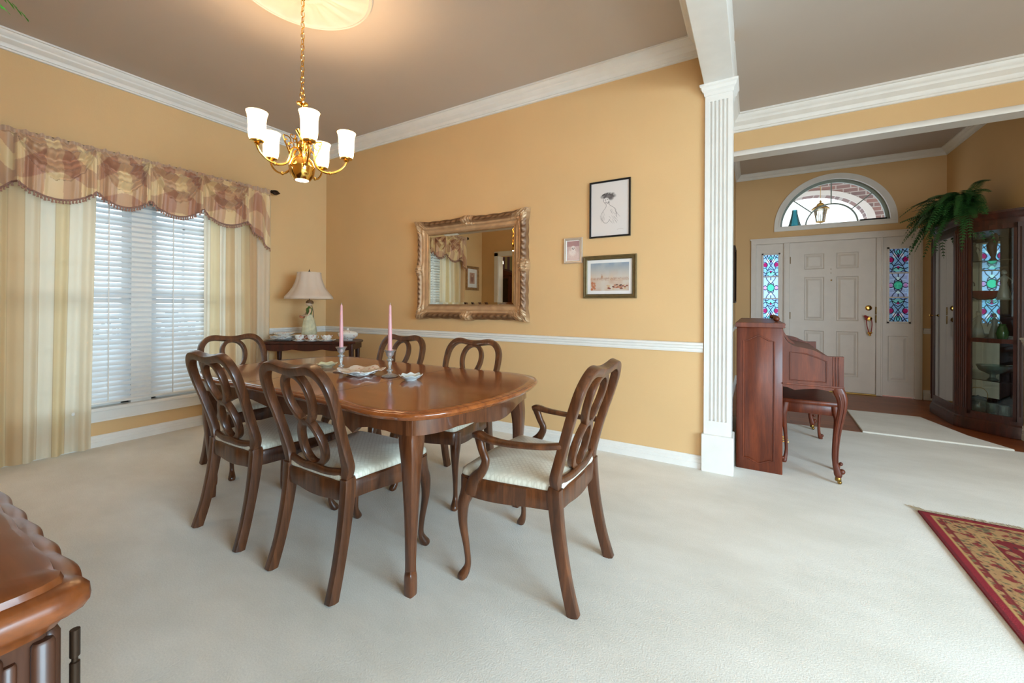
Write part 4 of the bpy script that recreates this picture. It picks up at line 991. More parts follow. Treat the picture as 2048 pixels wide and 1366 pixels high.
def sidelight(idx, x0, x1, zg0, zg1, gx0, gx1, lab):
    w = bpy.data.objects.new('window_%d' % idx, None); COL.objects.link(w); w.location = ((x0+x1)/2, DY, 0); struct(w, lab)
    cx_ = (x0+x1)/2; T3 = lambda m: m.tr(Matrix.Translation((-cx_, -DY, 0)))
    yf, ybk = DY+.02, DY+.06
    m = panelled(x0, x1, .012, .90, [(x0+.055, x1-.055)], [(.20, .80)], yf, ybk)
    m.box(x0, gx0, yf, ybk, .90, 2.10).box(gx1, x1, yf, ybk, .90, 2.10).box(gx0, gx1, yf, ybk, .90, zg0).box(gx0, gx1, yf, ybk, zg1, 2.10)
    T3(m).build('panel', DOORM, w, smooth=False)
    m = MB(); H3 = (zg1-zg0)/3
    m.box(gx0-.022, gx0+.004, yf-.012, yf+.002, zg0-.022, zg1+.022, .003).box(gx1-.004, gx1+.022, yf-.012, yf+.002, zg0-.022, zg1+.022, .003).box(gx0-.022, gx1+.022, yf-.012, yf+.002, zg0-.022, zg0+.004, .003).box(gx0-.022, gx1+.022, yf-.012, yf+.002, zg1-.004, zg1+.022, .003)
    for k in (1, 2): m.box(gx0, gx1, yf-.006, yf+.01, zg0+H3*k-.008, zg0+H3*k+.008, .002)
    T3(m).build('sash', DOORM, w, smooth=False)
    glass_art(40).panel('stained_pane', gx1-gx0, zg1-zg0, STAIN, w, Matrix.Translation(((gx0+gx1)/2-cx_, .045, (zg0+zg1)/2)))
sidelight(3, 4.645, 4.985, .97, 1.945, 4.735, 4.925, 'left sidelight with stained glass')
sidelight(4, 6.085, 6.395, .985, 1.945, 6.148, 6.342, 'right sidelight with stained glass')

# porch outside
struct(MB().box(3.4, 8, 4.07, 9, -.12, -.02).build('floor', solid('porch_concrete', (170, 165, 158), .8), smooth=False), 'porch floor')
struct(MB().box(3.4, 8, 4.07, 6.35, 3.9, 4.0).build('ceiling', CEIL, smooth=False), 'porch ceiling')
ax, az, ar, ah = 5.52, 2.70, .80, .54
mb = MB().box(3.4, ax-ar, 6.1, 6.35, -.1, az).box(ax+ar, 8, 6.1, 6.35, -.1, az)
Rg = [[(ax+ar*cos(pi*i/32), 6.1, az+ah*sin(pi*i/32)), (ax+(3.0 if i not in (0, 32) else 3)*cos(pi*i/32), 6.1, az+2*sin(pi*i/32)), (ax+3*cos(pi*i/32), 6.35, az+2*sin(pi*i/32)), (ax+ar*cos(pi*i/32), 6.35, az+ah*sin(pi*i/32))] for i in range(33)]
mb.loft(Rg); struct(mb.build('wall_porch', BRICK, smooth=False), 'brick porch arch')
struct(MB().loft([[(ax+r*cos(pi*i/32), y, az+r*ah/ar*sin(pi*i/32)) for r, y in ((ar-.005, 6.07), (ar+.11, 6.07), (ar+.11, 6.10), (ar-.005, 6.10))] for i in range(33)]).build('trim_11', solid('pale_arch_band', (205, 200, 196), .8), smooth=False), 'pale band round the porch arch')
t = thing('porch_lantern', 'brass glazed lantern hanging in the porch, seen through the fanlight', 'lantern', (5.53, 4.95, 2.545))
m = MB()
for a in range(6):
    x, y = cos(a*pi/3), sin(a*pi/3); m.sweep([(.055*x, .055*y, .0, .008, .008), (.085*x, .085*y, .20, .008, .008)], 1, 4, (0, 0.1, 1), cr=False, ns=5)
m.lathe([(.001, -.03), (.01, -.025), (.058, -.01), (.06, .004), (.05, .006), (.001, .006)], n=6); m.build('cage', BRASSD, t)
MB().lathe([(.001, .19), (.12, .195), (.125, .205), (.075, .25), (.055, .255), (.05, .28), (.03, .30), (.012, .305), (.018, .32), (.010, .34), (.001, .35)], n=12).build('cap', BRASSD, t)
MB().lathe([(.052, .005), (.080, .195)], n=6, cap=False).build('glass', PANEG, t, smooth=False)
MB().lathe([(.012, 0), (.012, .07), (.016, .09), (.001, .14)], n=10).build('candle_tube', CHINA, t)
MB().sweep([(0, 0, .35, .008, .008), (0, 0, 1.40, .008, .008)], 1, 2, (0, 1, 0), cr=False, ns=6).build('chain', BRASSD, t)

# ------------------------------------------------------------------ rug and mat
def rug():
    w, h = 1.62, 2.5; nx, ny = 300, 462; c = Canvas(nx, ny, (120, 14, 22))
    X, Y = c.X*w, c.Y*h; e = np.minimum(np.minimum(X, w-X), np.minimum(Y, h-Y))
    a = smooth_noise(nx, ny, 130, 200, 5); b = smooth_noise(nx, ny, 60, 92, 6); g = smooth_noise(nx, ny, 150, 230, 9)
    tan_, drk, olv = (178, 136, 88), (60, 40, 30), (110, 100, 66)
    sym = np.abs(np.sin(X*46)*np.sin(Y*46))+.35*np.sin(X*23+1)*np.sin(Y*19)+.25*np.sin(X*92+Y*31)
    fld = (e > .205)
    c.mix((fld & ((sym+.5*b) > .80)).astype(float)*.9, tan_); c.mix((fld & ((sym+.5*b) > .95) & (a > .5)).astype(float), olv); c.mix((fld & (g > .86)).astype(float), drk)
    bd = (e > .045)&(e <= .205); c.mix(bd.astype(float), tan_)
    al = np.where(np.minimum(X, w-X) < np.minimum(Y, h-Y), Y, X); q = np.sin(al*64)*.5+np.sin((e-.045)*84)*.6+np.sin(al*130+e*60)*.35+a
    c.mix((bd&(q > 1.05)).astype(float)*.9, (128, 30, 30)); c.mix((bd&(a < .30)).astype(float)*.9, olv); c.mix((bd&(g > .84)).astype(float), drk)
    for k, col in ((.046, (190, 150, 90)), (.074, (120, 34, 30)), (.176, (186, 146, 92)), (.20, (190, 150, 90))): c.mix((abs(e-k) < .0045).astype(float), col)
    c.mix((e < .041).astype(float), (142, 22, 36)); c.mix((e < .012).astype(float), (110, 16, 26))
    c.mix(.12*g, (60, 10, 10))
    t = thing('area_rug', 'red oriental rug with a tan floral border and pale fringe', 'rug', (5.43+w/2, -.045-h/2, 0))
    c.panel('pile', w, h, RUGM, t, Matrix.Translation((0, 0, .010)) @ Matrix.Rotation(-pi/2, 4, 'X'))
    MB().box(-w/2, w/2, -h/2, h/2, .001, .009).build('backing', solid('rug_binding', (130, 20, 30), .9), t, smooth=False)
    m = MB(); r = random.Random(2)
    for s in (-1, 1):
        for k in range(300):
            x = -w/2+w*k/299; dx = r.uniform(-.02, .02)+(-.03 if k < 12 else 0); l = r.uniform(.035, .06)+(.02 if k < 10 else 0)
            m.sweep([(x, s*h/2, .005, .005, .003), (x+dx*.5, s*(h/2+l*.5), .006, .004, .003), (x+dx, s*(h/2+l), .003, .003, .002)], 1, 2, (0, 0, 1), cr=False, ns=4)
    o = m.build('fringe', solid('cream_fringe', (206, 188, 156), .9), t, smooth=False); o['kind'] = 'stuff'
rug()
bm_ = MB(); O = [(5.50, 1.735), (6.46, 1.735), (6.30, 2.05), (6.14, 2.71), (5.53, 2.70)]
bm_.loft([[(x, y, -.004) for x, y in O], [(x, y, .010) for x, y in O], [(x+(5.9-x)*.01, y+(2.2-y)*.01, .013) for x, y in O]])
tag(bm_.build('entry_mat', CARPET, smooth=False), 'beige carpet offcut mat on the wood floor before the front door', 'mat')

# ------------------------------------------------------------------ piano
t = thing('upright_piano', 'mahogany console piano standing behind the white column', 'piano', (4.81, .89, 0)); PO = (4.81, .89)
TP = lambda m: m.tr(Matrix.Translation((-PO[0], -PO[1], 0)))
Y0, Y1 = .165, 1.615
def sidepanel(y0, y1, out):
    m = MB().box(4.510, 4.793, y0, y1, 0 if True else 0, 1.025, .003)
    return m
for y0, y1, sgn in ((Y0, Y0+.035, -1), (Y1-.035, Y1, 1)):
    m = MB().box(4.510, 4.793, y0, y1, 0, 1.022, .003); yf = y0 if sgn < 0 else y1
    # arched raised moulding on the end
    xl, xr = 4.555, 4.742
    L = [(xl, .085), (xl, .925), (xl+.03, .930), (xl+.065, .952), ((xl+xr)/2, .966), (xr-.065, .952), (xr-.03, .930), (xr, .925), (xr, .085), (xr-.03, .083), (xr-.07, .062), ((xl+xr)/2, .052), (xl+.07, .062), (xl+.03, .083)]
    m.sweep([(x, yf+sgn*.001, z, .010, .010) for x, z in L], 1, 2, (0, 1, 0), True, cr=False, ns=8)
    TP(m).build('end_panel', PIANOW, t)
m = MB().box(4.510, 4.53, Y0+.035, Y1-.035, .05, 1.02).box(4.765, 4.785, Y0+.035, Y1-.035, .10, .62).box(4.53, 4.79, Y0+.035, Y1-.035, .04, .10).box(4.76, 4.78, Y0+.035, Y1-.035, .84, 1.02)
TP(m).build('case', PIANOW, t, smooth=False)
m = MB()
pl_ = [(4.502, 1.022), (4.802, 1.022), (4.808, 1.030), (4.802, 1.036), (4.808, 1.042), (4.806, 1.052), (4.800, 1.056), (4.504, 1.056)]
m.loft([[(x, y, z) for x, z in pl_] for y in (Y0-.010, Y1+.010)]); TP(m).build('lid', PIANOW, t, ang=20, bevel=.002)
# key arms
cur = catmull([(4.790, 1.010), (4.800, .965), (4.822, .925), (4.855, .902), (4.912, .890), (4.965, .878), (5.005, .858), (5.040, .842), (5.075, .840), (5.127, .842)], 4)
for y0, y1, sgn in ((Y0, Y0+.04, -1), (Y1-.04, Y1, 1)):
    bot = [(5.127, .640), (5.05, .612), (4.98, .620), (4.92, .612), (4.86, .600), (4.82, .615), (4.790, .618)]
    pr = [tuple(p) for p in cur]+bot
    m = MB().loft([[(x, y, z) for x, z in pr] for y in (y0, y1)])
    yf = y0 if sgn < 0 else y1
    L = [(4.833, .667), (4.833, .858), (4.92, .852), (4.98, .832), (5.035, .806), (5.035, .667)]
    m.sweep([(x, yf+sgn*.001, z, .009, .010) for x, z in L], 1, 2, (0, 1, 0), True, cr=False, ns=8)
    for x in (5.072, 5.086, 5.100): m.box(x-.004, x+.004, yf-.005, yf+.005, .63, .838, .002)
    m.box(4.790, 5.13, yf-.006, yf+.006, .634, .646, .002)
    TP(m).build('key_arm', PIANOW, t, ang=35)
    yc = (y0+y1)/2
    m = MB().sweep([(5.095, yc, .635, .062, .05), (5.108, yc, .600, .066, .054), (5.120, yc, .56, .060, .052), (5.121, yc, .50, .050, .046), (5.106, yc, .40, .042, .040), (5.093, yc, .30, .038, .036), (5.087, yc, .20, .034, .034), (5.088, yc, .13, .034, .034), (5.096, yc, .09, .040, .036), (5.102, yc, .06, .044, .038), (5.102, yc, .045, .030, .030)], 5, 2.6, (0, 1, 0))
    for q in (-1, 1):
        m.sweep([(5.110+q*.012, yc+sgn*.024, .60, .008, .008), (5.121+q*.010, yc+sgn*.024, .52, .007, .007), (5.096+q*.008, yc+sgn*.018, .32, .006, .006), (5.090+q*.006, yc+sgn*.016, .14, .006, .006)], 4, 2, (0, 1, 0), ns=6)
    m.ball((5.122, yc, .085), .018, 10).ball((5.116, yc, .135), .012, 8)
    lg = TP(m).build('leg', PIANOW, t)
    TP(MB().lathe([(.016, .022), (.018, .026), (.016, .046), (.012, .05), (.001, .05)], (5.102, yc, 0), 12).box(5.098, 5.106, yc-.012, yc+.012, .010, .03).ball((5.110, yc, .013), .0128, 10)).build('caster', BRASSD, lg)
m = MB().box(4.79, 5.12, Y0+.04, Y1-.04, .640, .70, .003); TP(m).build('keybed', PIANOW, t)
m = MB().loft([[(4.785, y, .70), (5.075, y, .70), (5.078, y, .80), (5.065, y, .825), (4.96, y, .845), (4.86, y, .872), (4.785, y, .885)] for y in (Y0+.04, Y1-.04)]); TP(m).build('fallboard', PIANOW, t, ang=30)
m = MB().loft([[(x, y, z) for x, z in ((4.772, 1.058), (4.787, 1.062), (4.812, .985), (4.845, .925), (4.885, .895), (4.878, .888), (4.838, .912), (4.800, .975))] for y in (.46, 1.32)])
m.sweep([(4.775, y, 1.075+.012*sin((y-.46)*pi/.86*5)**2, .018, .030) for y in np.linspace(.46, 1.32, 24)], 2, 2, (0, 0, 1), ns=8)
for y in (.46, 1.32): m.ball((4.765, y, 1.078), .022, 10, .9)
TP(m).build('music_desk', PIANOW, t)
for k in (-1, 0, 1): TP(MB().box(4.79, 4.87, .89+k*.07-.012, .89+k*.07+.012, .055, .064, .003)).build('pedal', BRASS, t)
# bench
t = thing('piano_bench', 'mahogany bench with curved legs pushed under the piano keys', 'bench', (4.975, .88, 0))
bx, by = .165, .42
LE = solid('dark_bench_leather', (40, 28, 24), .3)
MB().box(-bx-.01, bx+.01, -by-.01, by+.01, .455, .485, .008).build('seat', PIANOW, t)
MB().box(-bx+.01, bx-.01, -by+.01, by-.01, .385, .456, .003).build('rail', PIANOW, t)
for sx in (-1, 1):
    for sy in (-1, 1):
        MB().sweep([(sx*.145, sy*.395, .456, .045, .045), (sx*.155, sy*.403, .40, .046, .046), (sx*.160, sy*.408, .35, .038, .038), (sx*.148, sy*.398, .22, .026, .026), (sx*.142, sy*.394, .10, .021, .021), (sx*.148, sy*.400, .04, .026, .026), (sx*.156, sy*.408, .012, .034, .034), (sx*.156, sy*.408, 0, .026, .026)], 5, 2.6, (0, 1, 0)).ball((sx*.166, sy*.41, .03), .014, 8).build('leg', PIANOW, t)

# ------------------------------------------------------------------ curio cabinet
t = thing('curio_cabinet', 'tall dark cherry curio cabinet with curved glass sides against the entry wall', 'display cabinet', (6.5, 2.83, 0)); KO = (6.5, 2.83)
TK = lambda m: m.tr(Matrix.Translation((-KO[0], -KO[1], 0)))
OUTL = [(6.683, 2.205), (6.650, 2.215), (6.575, 2.265), (6.510, 2.325), (6.455, 2.395), (6.415, 2.440), (6.355, 2.530), (6.352, 3.130), (6.415, 3.220), (6.455, 3.265), (6.510, 3.335), (6.575, 3.395), (6.650, 3.445), (6.683, 3.455)]
cen = (6.683, 2.83)
def off_k(d): return [(x+(x-cen[0])*d/.33, y+(y-cen[1])*d/.60) for x, y in OUTL[0:]]
def slab(zs): return MB().loft([[(min(x, 6.683), y, z) for x, y in off_k(d)] for d, z in zs])
TK(slab([(.022, 0), (.022, .075), (.014, .090), (.014, .105), (.004, .118), (.004, .150), (-.01, .152)])).build('base', CABW, t, ang=30)
TK(slab([(-.01, 1.935), (0, 1.937), (0, 1.985), (.006, 1.995), (.014, 2.01), (.018, 2.03), (.030, 2.045), (.030, 2.065), (-.2, 2.07)])).build('cornice', CABW, t, ang=30)
def seg(m, p, q, z0, z1, th):
    p = Vector(p); q = Vector(q); d = (q-p).normalized(); n = Vector((-d.y, d.x))*th/2
    a = [p-n, q-n, q+n, p+n]; return m.loft([[(*v, z) for v in a] for z in (z0, z1)])
def post(p, q, th=.035):
    m = MB(); seg(m, p, q, .15, 1.94, th); p = Vector(p); q = Vector(q); d = (q-p); L = d.length; d.normalize(); n = Vector((-d.y, d.x))
    s = -1 if n.dot(Vector(((p+q)/2))-Vector(cen)) < 0 else 1
    k = max(1, int(L/.018))
    for i in range(k):
        c_ = p+d*(L*(i+.5)/k)+n*s*th/2; m.lathe([(.0055, .20), (.0055, 1.90)], (c_.x, c_.y, 0), 8)
    return TK(m).build('post', CABW, t, ang=35)
post(OUTL[5], OUTL[6]); post(OUTL[7], OUTL[8]); post(OUTL[0], OUTL[1]); post(OUTL[12], OUTL[13])
for a in (OUTL[1:6], OUTL[8:13]):
    m = MB(); g = MB()
    for p, q in zip(a[:-1], a[1:]):
        for z0, z1 in ((.15, .185), (.845, .885), (1.895, 1.94)): seg(m, p, q, z0, z1, .022)
    rings = [[(p[0], p[1], .16), (p[0], p[1], 1.92), (p[0]+.003, p[1], 1.92), (p[0]+.003, p[1], .16)] for p in catmull(a, 4)]
    for p, q in ((a[0], a[1]), (a[-1], a[-2])):
        e = Vector(q)-Vector(p); e = Vector(p)+e.normalized()*.022; seg(m, p, tuple(e), .15, 1.94, .022)
    fr = TK(m).build('side_frame', CABW, t, smooth=False); TK(g.loft(rings)).build('side_glass', CABGLASS, fr)
# front door
m = MB(); xf = 6.345
m.box(xf, xf+.022, 2.535, 2.575, .15, 1.94).box(xf, xf+.022, 3.085, 3.125, .15, 1.94).box(xf, xf+.022, 2.575, 3.085, .15, .20).box(xf, xf+.022, 2.575, 3.085, 1.89, 1.94)
dr = TK(m).build('door', CABW, t, bevel=.003, smooth=False)
TK(MB().box(xf+.008, xf+.012, 2.57, 3.09, .19, 1.90)).build('door_glass', thin_glass('cabinet_door_glass', (235, 244, 240), 1.6), dr, smooth=False)
TK(MB().lathe([(.005, 0), (.005, .012), (.013, .02), (.014, .028), (.001, .034)], n=14).tr(Matrix.Translation((xf, 3.105, 1.085)) @ Matrix.Rotation(-pi/2, 4, 'Y'))).build('handle', BRASS, dr)
TK(MB().box(6.668, 6.672, 2.24, 3.42, .15, 1.94)).build('mirror_back', solid('cabinet_mirror', (214, 222, 216), .03, 1), t, smooth=False)
for z in (.48, 1.24, 1.61):
    TK(slab([(-.03, z), (-.03, z+.008)])).build('glass_shelf', CABGLASS, t, smooth=False)
TK(slab([(-.02, .85), (-.02, .872)])).build('middle_shelf', CABW, t, smooth=False)
# contents
SMK = thin_glass('smoky_glass', (215, 228, 225), 1.5, .12); REDG = thin_glass('red_glass', (190, 40, 44), 1, .35); GRNG = thin_glass('green_glass', (90, 140, 80), 1, .35); BRN = solid('brown_pottery', (70, 40, 26), .4)
PORC = solid('white_porcelain', (222, 220, 212), .2, coat=.5); GRYP = solid('grey_porcelain', (130, 132, 128), .3)
def fig(x, y, z, h, mat, lab, lean=.0, two=False):
    k = h/.26; t = thing('porcelain_figurine', lab, 'figurine', (x, y, z))
    m = MB().lathe([(.001, 0), (.045*k, 0), (.047*k, .01*k), (.040*k, .014*k), (.043*k, .02*k), (.034*k, .07*k), (.024*k, .12*k), (.016*k, .145*k), (.022*k, .17*k), (.024*k, .19*k), (.014*k, .203*k), (.008*k, .212*k), (.001, .214*k)], (lean*.0, 0, 0), 20, 1, .85, 6, .06)
    m.sweep([(.02*k, 0, .19*k, .012*k, .012*k), (.040*k, -.01*k, .165*k, .010*k, .010*k), (.034*k, -.03*k, .135*k, .008*k, .008*k)], 4, 2, (0, 1, 0)); m.sweep([(-.02*k, 0, .19*k, .012*k, .012*k), (-.042*k, 0, .16*k, .010*k, .010*k), (-.05*k, -.01*k, .125*k, .008*k, .008*k)], 4, 2, (0, 1, 0))
    m.build('body', mat, t); MB().ball((lean*.02, 0, .232*k), .017*k, 12, 1.15).ball((lean*.02, .006, .243*k), .015*k, 10).build('head', mat, t)
    return t
def vase(name, x, y, z, prof, mat, lab, cat, **k):
    o = MB().lathe(prof, n=24, **k).build(name, mat); o.location = (x, y, z); return tag(o, lab, cat)
fig(6.50, 2.50, .858+.015, .27, PORC, 'tall white porcelain lady on the middle wooden shelf of the curio cabinet')
fig(6.58, 2.42, .873, .25, GRYP, 'grey porcelain lady beside the tall white one in the curio cabinet')
vase('vase', 6.44, 2.62, .873, [(.001, 0), (.03, 0), (.045, .05), (.03, .10), (.02, .13), (.026, .14)], GRNG, 'green glass vase left of the tall white porcelain lady', 'vase')
vase('vase', 6.60, 2.33, .873, [(.001, 0), (.03, 0), (.042, .06), (.03, .12), (.02, .14), (.026, .15)], GRNG, 'green glass vase at the right end of the middle cabinet shelf', 'vase')
vase('bowl', 6.53, 2.47, 1.249, [(.001, 0), (.05, 0), (.09, .03), (.105, .085), (.10, .085), (.06, .012)], REDG, 'red glass bowl on the curio cabinet shelf above the porcelain ladies', 'bowl')
fig(6.46, 2.60, 1.249, .26, GRYP, 'grey figurine left of the red glass bowl in the cabinet'); fig(6.62, 2.36, 1.249, .28, GRYP, 'tall grey figurine right of the red glass bowl in the cabinet')
fig(6.49, 2.56, 1.619, .20, GRYP, 'small grey porcelain couple on the top cabinet shelf')
t = thing('bird_figurine', 'dark brown bird figurine perched on the top cabinet shelf', 'figurine', (6.57, 2.42, 1.619))
MB().sweep([(0, 0, 0, .06, .05), (0, 0, .03, .03, .03), (.0, .01, .07, .05, .05), (-.01, .0, .14, .07, .06), (.01, 0, .20, .045, .04), (.015, 0, .24, .03, .03), (.01, 0, .26, .01, .01)], 5, 2, (0, 1, 0)).build('body', BRN, t)
MB().sweep([(.0, 0, .23, .016, .014), (-.03, 0, .235, .006, .006)], 2, 2, (0, 1, 0)).build('beak', BRN, t)
vase('glass_bowl', 6.57, 2.42, .489, [(.001, 0), (.04, 0), (.02, .02), (.02, .05), (.09, .09), (.11, .14), (.105, .14), (.08, .09), (.01, .06)], SMK, 'footed clear glass bowl on the lower cabinet shelf', 'bowl', flute=10, fa=.04)
vase('pottery_vase', 6.44, 2.60, .489, [(.001, 0), (.03, 0), (.04, .03), (.055, .10), (.04, .14), (.02, .16), (.001, .165)], BRN, 'dark brown pottery piece at the left of the lower cabinet shelf', 'pottery')
t = thing('covered_jar', 'glass biscuit jar with a metal bail handle at the bottom of the cabinet', 'jar', (6.50, 2.50, .152))
MB().lathe([(.001, 0), (.05, 0), (.068, .03), (.07, .09), (.055, .125)], n=24, flute=12, fa=.04).build('body', SMK, t); MB().lathe([(.058, .125), (.058, .14), (.03, .155), (.012, .165), (.001, .175)], n=24).build('lid', GRYP, t)
MB().sweep([(-.06, 0, .13, .005, .005), (-.065, 0, .19, .005, .005), (-.03, 0, .24, .005, .005), (.03, 0, .24, .005, .005), (.065, 0, .19, .005, .005), (.06, 0, .13, .005, .005)], 5, 2, (0, 1, 0), ns=6).build('handle', BRASSD, t)
for i, (x, y, l) in enumerate(((6.44, 2.60, 'small glass tumbler left of the biscuit jar'), (6.57, 2.42, 'small glass tumbler right of the biscuit jar'), (6.62, 2.34, 'small glass tumbler at the right end of the cabinet floor'))):
    vase('tumbler', x, y, .152, [(.001, 0), (.025, 0), (.036, .04), (.034, .09), (.038, .11), (.034, .11), (.03, .05), (.001, .01)], SMK, l, 'glass', flute=10, fa=.04)

# ------------------------------------------------------------------ ferns
def frond(mb, o, az, L, up, droop, w=.05, n=30, tw=0):
    d = Vector((cos(az), sin(az), 0)); s = Vector((-sin(az), cos(az), 0)); P = []
    for i in range(n+1):
        t_ = i/n; P.append(Vector(o)+d*(L*t_*(1-.12*t_))+Vector((0, 0, up*sin(min(1, t_*1.4)*pi/2)-droop*t_*t_)))
    for i in range(n):
        a, b = P[i], P[i+1]; tn = (b-a).normalized(); q = s*.0016
        mb.add([a-q, a+q, b+q, b-q], [(0, 1, 2, 3)])
        if i < 3: continue
        t_ = i/n; lw = w*(min(1, t_*4))*(1-t_)**.55+.006
        nrm = tn.cross(s).normalized()
        for sg in (-1, 1):
            dr_ = (s*sg*.93+tn*.36+nrm*.22*sg*tw-Vector((0, 0, .18))).normalized(); h = tn*(L/n*.42)
            b0 = a; m1 = a+dr_*lw*.45; e = a+dr_*lw+tn*.004
            mb.add([b0-h*.6, m1-h+nrm*.002, e, m1+h+nrm*.002, b0+h*.6], [(0, 1, 2, 3, 4)])
def fern(name, label, loc, n, L0, L1, mat, seed, azs=None, w=.045, up=(.05, .28), droop=(.1, .45), pot=True, extra=(), xmax=None):
    r = random.Random(seed); t = thing(name, label, 'fern', loc); m = MB()
    for k in range(n):
        az = r.uniform(0, 2*pi) if azs is None else r.uniform(*azs)
        L = r.uniform(L0, L1); frond(m, (0, 0, .10), az, L, r.uniform(*up), r.uniform(*droop)*L/L1, w*r.uniform(.8, 1.15), tw=r.uniform(-1, 1))
    for f_ in extra: frond(m, (0, 0, .10), *f_)
    if xmax: m.v = [(min(p[0], xmax-.0001*(i % 50)), p[1], p[2]) for i, p in enumerate(m.v)]
    o = m.build('foliage', mat, t, smooth=False, normals=False)
    if pot: MB().lathe([(.001, 0), (.07, 0), (.085, .04), (.095, .10), (.10, .11), (.09, .108), (.001, .09)], n=20).build('basket', BRONZE, t)
    return t
fern('potted_fern', 'bushy dark green fern arching over the top of the curio cabinet', (6.475, 2.74, 2.071), 135, .32, .60, FERN, 12, (pi*.46, pi*1.54), w=.070, xmax=.20, up=(.02, .26), droop=(.05, .66))
# hanging fern by the sideboard wall (only its tip shows)
fern('hanging_fern', 'bright green fern frond tip poking in at the top left corner of the photo', (2.50, -3.30, 2.02), 26, .24, .40, FERN2, 4, (0, pi), w=.06, droop=(.1, .4), extra=[(.92, .48, .10, .22, .075, 22, .3), (1.05, .50, .12, .22, .075, 22, -.4), (.82, .48, .09, .23, .075, 22, .2)])
MB_ = MB().sweep([(0, -.138, .10, .012, .02), (0, -.09, .13, .012, .02), (0, -.05, .10, .012, .012)], 3, 2, (1, 0, 0)).build('wall_bracket', BRONZE, bpy.data.objects['hanging_fern'])

# ------------------------------------------------------------------ sideboard in the near left corner
t = thing('sideboard', 'walnut sideboard with a thick serpentine moulded top in the near left corner', 'sideboard', (2.95, -3.28, 0)); SO = (2.95, -3.28)
TS = lambda m: m.tr(Matrix.Translation((-SO[0], -SO[1], 0)))
ST = .899
cusp = [1.93, 1.965, 2.03, 2.10, 2.17, 2.26, 2.38, 2.55, 2.95, 3.35, 3.52, 3.64, 3.735, 3.81, 3.885, 3.955, 4.025]
fr = []
for a, b in zip(cusp[:-1], cusp[1:]):
    for i in range(8):
        u = i/8; x = a+(b-a)*u; big = .010*cos((x-2.95)/1.1*pi*1.0) if abs(x-2.95) < 1.1 else -.010
        fr.append((x, -3.110+.0045*sin(pi*u)))
fr.append((4.030, -3.112))
cornR = [(4.040, -3.108), (4.052, -3.112), (4.058, -3.124), (4.060, -3.14)]
cornL = [(1.84, -3.14), (1.842, -3.124), (1.848, -3.112), (1.86, -3.108)]
T_OUT = cornL+[(x, y) for x, y in fr]+cornR+[(4.060, -3.435), (1.84, -3.435)]
def offT(d):
    k = max(0, 1-d/.03)
    return [(x-math.copysign(d, x-2.95), (-3.110+(y+3.110)*(k if 1.93 <= x <= 4.03 else 1)-d) if y > -3.43 else y) for x, y in T_OUT]
TS(MB().loft([[(x, y, ST+z) for x, y in offT(d)] for d, z in ((.045, -.052), (.020, -.050), (.014, -.040), (.004, -.034), (0, -.026), (.001, -.016), (.006, -.010), (.016, -.008), (.018, -.002), (.024, 0), (.05, 0))])).build('top', SIDETOP, t, ang=45)
m = MB().box(1.875, 4.025, -3.435, -3.135, .06, ST-.045, .003)
TS(m).build('body', SIDEW, t)
m = MB()
for y in (-3.16, -3.185, -3.30, -3.325, -3.41): m.box(4.022, 4.031, y-.005, y+.005, .12, ST-.07, .002)
for y in (-3.1385, -3.1715, -3.2, -3.25, -3.36): m.box(4.022, 4.0335, y-.008, y+.008, .10, ST-.06, .003)
TS(m).build('fluted_end', SIDEW, t)
for k in range(4):
    x0 = 1.90+k*.53; dd = TS(MB().box(x0, x0+.51, -3.136, -3.120, .12, ST-.07, .004).sweep([(x0+.05, -3.119, .20, .012, .01), (x0+.05, -3.119, .72, .012, .01), (x0+.255, -3.119, .77, .012, .01), (x0+.46, -3.119, .72, .012, .01), (x0+.46, -3.119, .20, .012, .01)], 2, 2, (0, 1, 0), True, cr=False, ns=8)).build('door', SIDEW, t)
    TS(MB().lathe([(.006, 0), (.014, .01), (.001, .016)], n=12).tr(Matrix.Translation((x0+(.47 if k % 2 == 0 else .04), -3.12, .48)) @ Matrix.Rotation(-pi/2, 4, 'X'))).build('knob', BRASSD, dd)
hz_ = .79
TS(MB().lathe([(.004, -.045), (.004, -.018), (.0025, -.017), (.0025, -.013), (.004, -.012), (.004, .012), (.0025, .013), (.0025, .017), (.004, .018), (.004, .045)], (4.028, -3.117, hz_), 10)).build('hinge', BRONZE, t)
for x in (1.95, 3.95):
    for y in (-3.17, -3.40): TS(MB().lathe([(.022, 0), (.035, .02), (.03, .05), (.026, .062)], (x, y, 0), 12)).build('foot', SIDEW, t)

# ------------------------------------------------------------------ room beyond the doorway (seen in the mirror)
m = MB().box(.30, .39, -3.455, -3.42, 0, 2.19, .004).box(1.25, 1.34, -3.455, -3.42, 0, 2.19, .004).box(.30, 1.34, -3.455, -3.42, 2.12, 2.21, .004).box(.385, .40, -3.58, -3.43, 0, 2.12).box(1.24, 1.255, -3.58, -3.43, 0, 2.12)
struct(m.build('door_2', TRIM, smooth=False), 'white cased doorway in the wall behind the camera')
STR = stripe_mat('striped_wallpaper', [(96, 70, 84), (150, 140, 96), (84, 62, 78), (120, 116, 84)], .26)
struct(MB().box(-1.2, 1.9, -5.15, -5.05, 0, 2.7).build('wall_kitchen', STR, smooth=False), 'striped wallpaper')
struct(MB().box(-1.3, -1.2, -5.1, -3.58, 0, 2.7).box(1.8, 1.9, -5.1, -3.58, 0, 2.7).build('wall_kitchen_side', WALL, smooth=False))
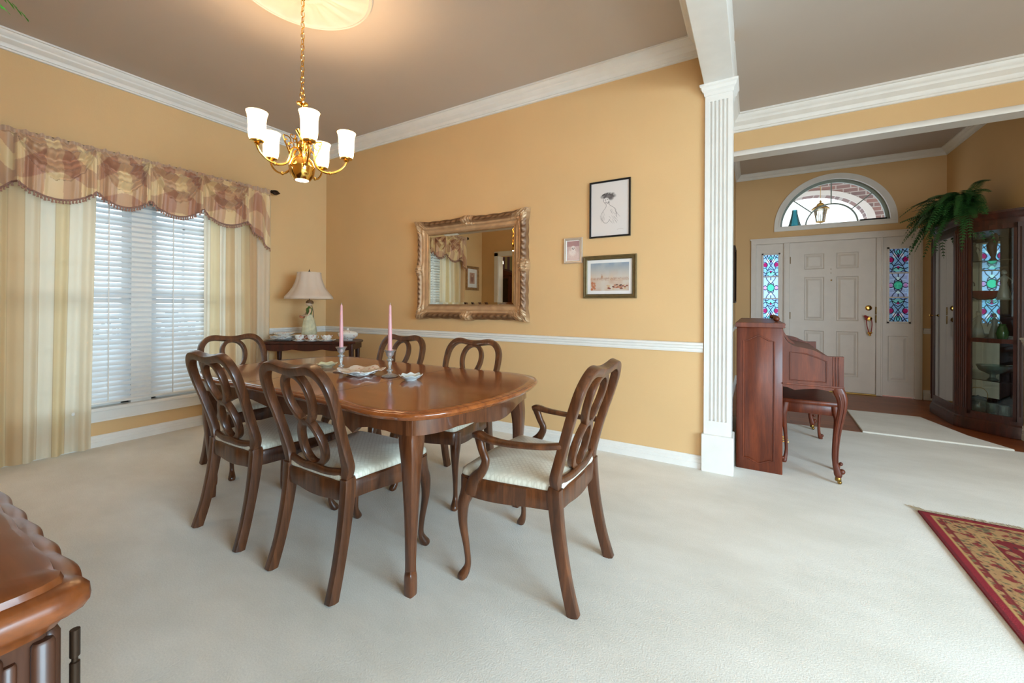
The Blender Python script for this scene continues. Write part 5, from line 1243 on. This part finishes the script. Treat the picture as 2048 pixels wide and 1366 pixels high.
struct(MB().box(-1.3, 2.0, -5.15, -3.58, 2.7, 2.8).build('ceiling', CEIL, smooth=False)); struct(MB().box(-1.3, -.14, -5.15, -3.58, -.1, 0).build('floor', PLANK, smooth=False))
struct(MB().box(-1.3, -.14, -3.58, -3.46, 0, 2.8).build('wall_kitchen_front', WALL, smooth=False))
t = thing('china_hutch', 'dark glazed china hutch beyond the doorway, seen only in the gold mirror', 'hutch', (-.28, -4.80, 0))
MB().box(-.42, .26, -.22, .22, 0, .85, .005).build('base', CABW, t, smooth=False)
m = MB().box(-.40, -.36, -.2, .14, .85, 1.85).box(.20, .24, -.2, .14, .85, 1.85).box(-.40, .24, -.22, -.20, .85, 1.85).box(-.40, .24, -.2, .14, 1.35, 1.37).box(-.40, .24, -.2, .14, 1.83, 1.85); m.build('upper_case', CABW, t, smooth=False)
MB().loft([[(-.44, y, 1.85), (.28, y, 1.85), (.28, y, 1.90), (.10, y, 1.96), (-.08, y, 2.03), (-.26, y, 1.96), (-.44, y, 1.90)] for y in (-.22, .18)]).build('pediment', CABW, t, smooth=False)
for x0, x1 in ((-.36, -.085), (-.075, .20)):
    d = MB().box(x0, x0+.04, .14, .16, .87, 1.83).box(x1-.04, x1, .14, .16, .87, 1.83).box(x0+.04, x1-.04, .14, .16, .87, .91).box(x0+.04, x1-.04, .14, .16, 1.79, 1.83).box(x0+.04, x1-.04, .145, .155, 1.34, 1.355).build('door', CABW, t, smooth=False)
    MB().box(x0+.04, x1-.04, .148, .151, .91, 1.79).build('door_glass', CABGLASS, d, smooth=False)
t = thing('pendant_lamp', 'small lit white pendant lamp beyond the doorway, seen in the gold mirror', 'lamp', (.02, -4.05, 2.05))
MB().lathe([(.09, 0), (.085, .05), (.05, .09), (.015, .11)], n=20, cap=False).build('shade', emis('pendant_glow', (250, 240, 220), 3), t, solid=.002)
MB().sweep([(0, 0, .10, .006, .006), (0, 0, .65, .006, .006)], 1, 2, (0, 1, 0), cr=False, ns=6).build('cord', BRONZE, t)
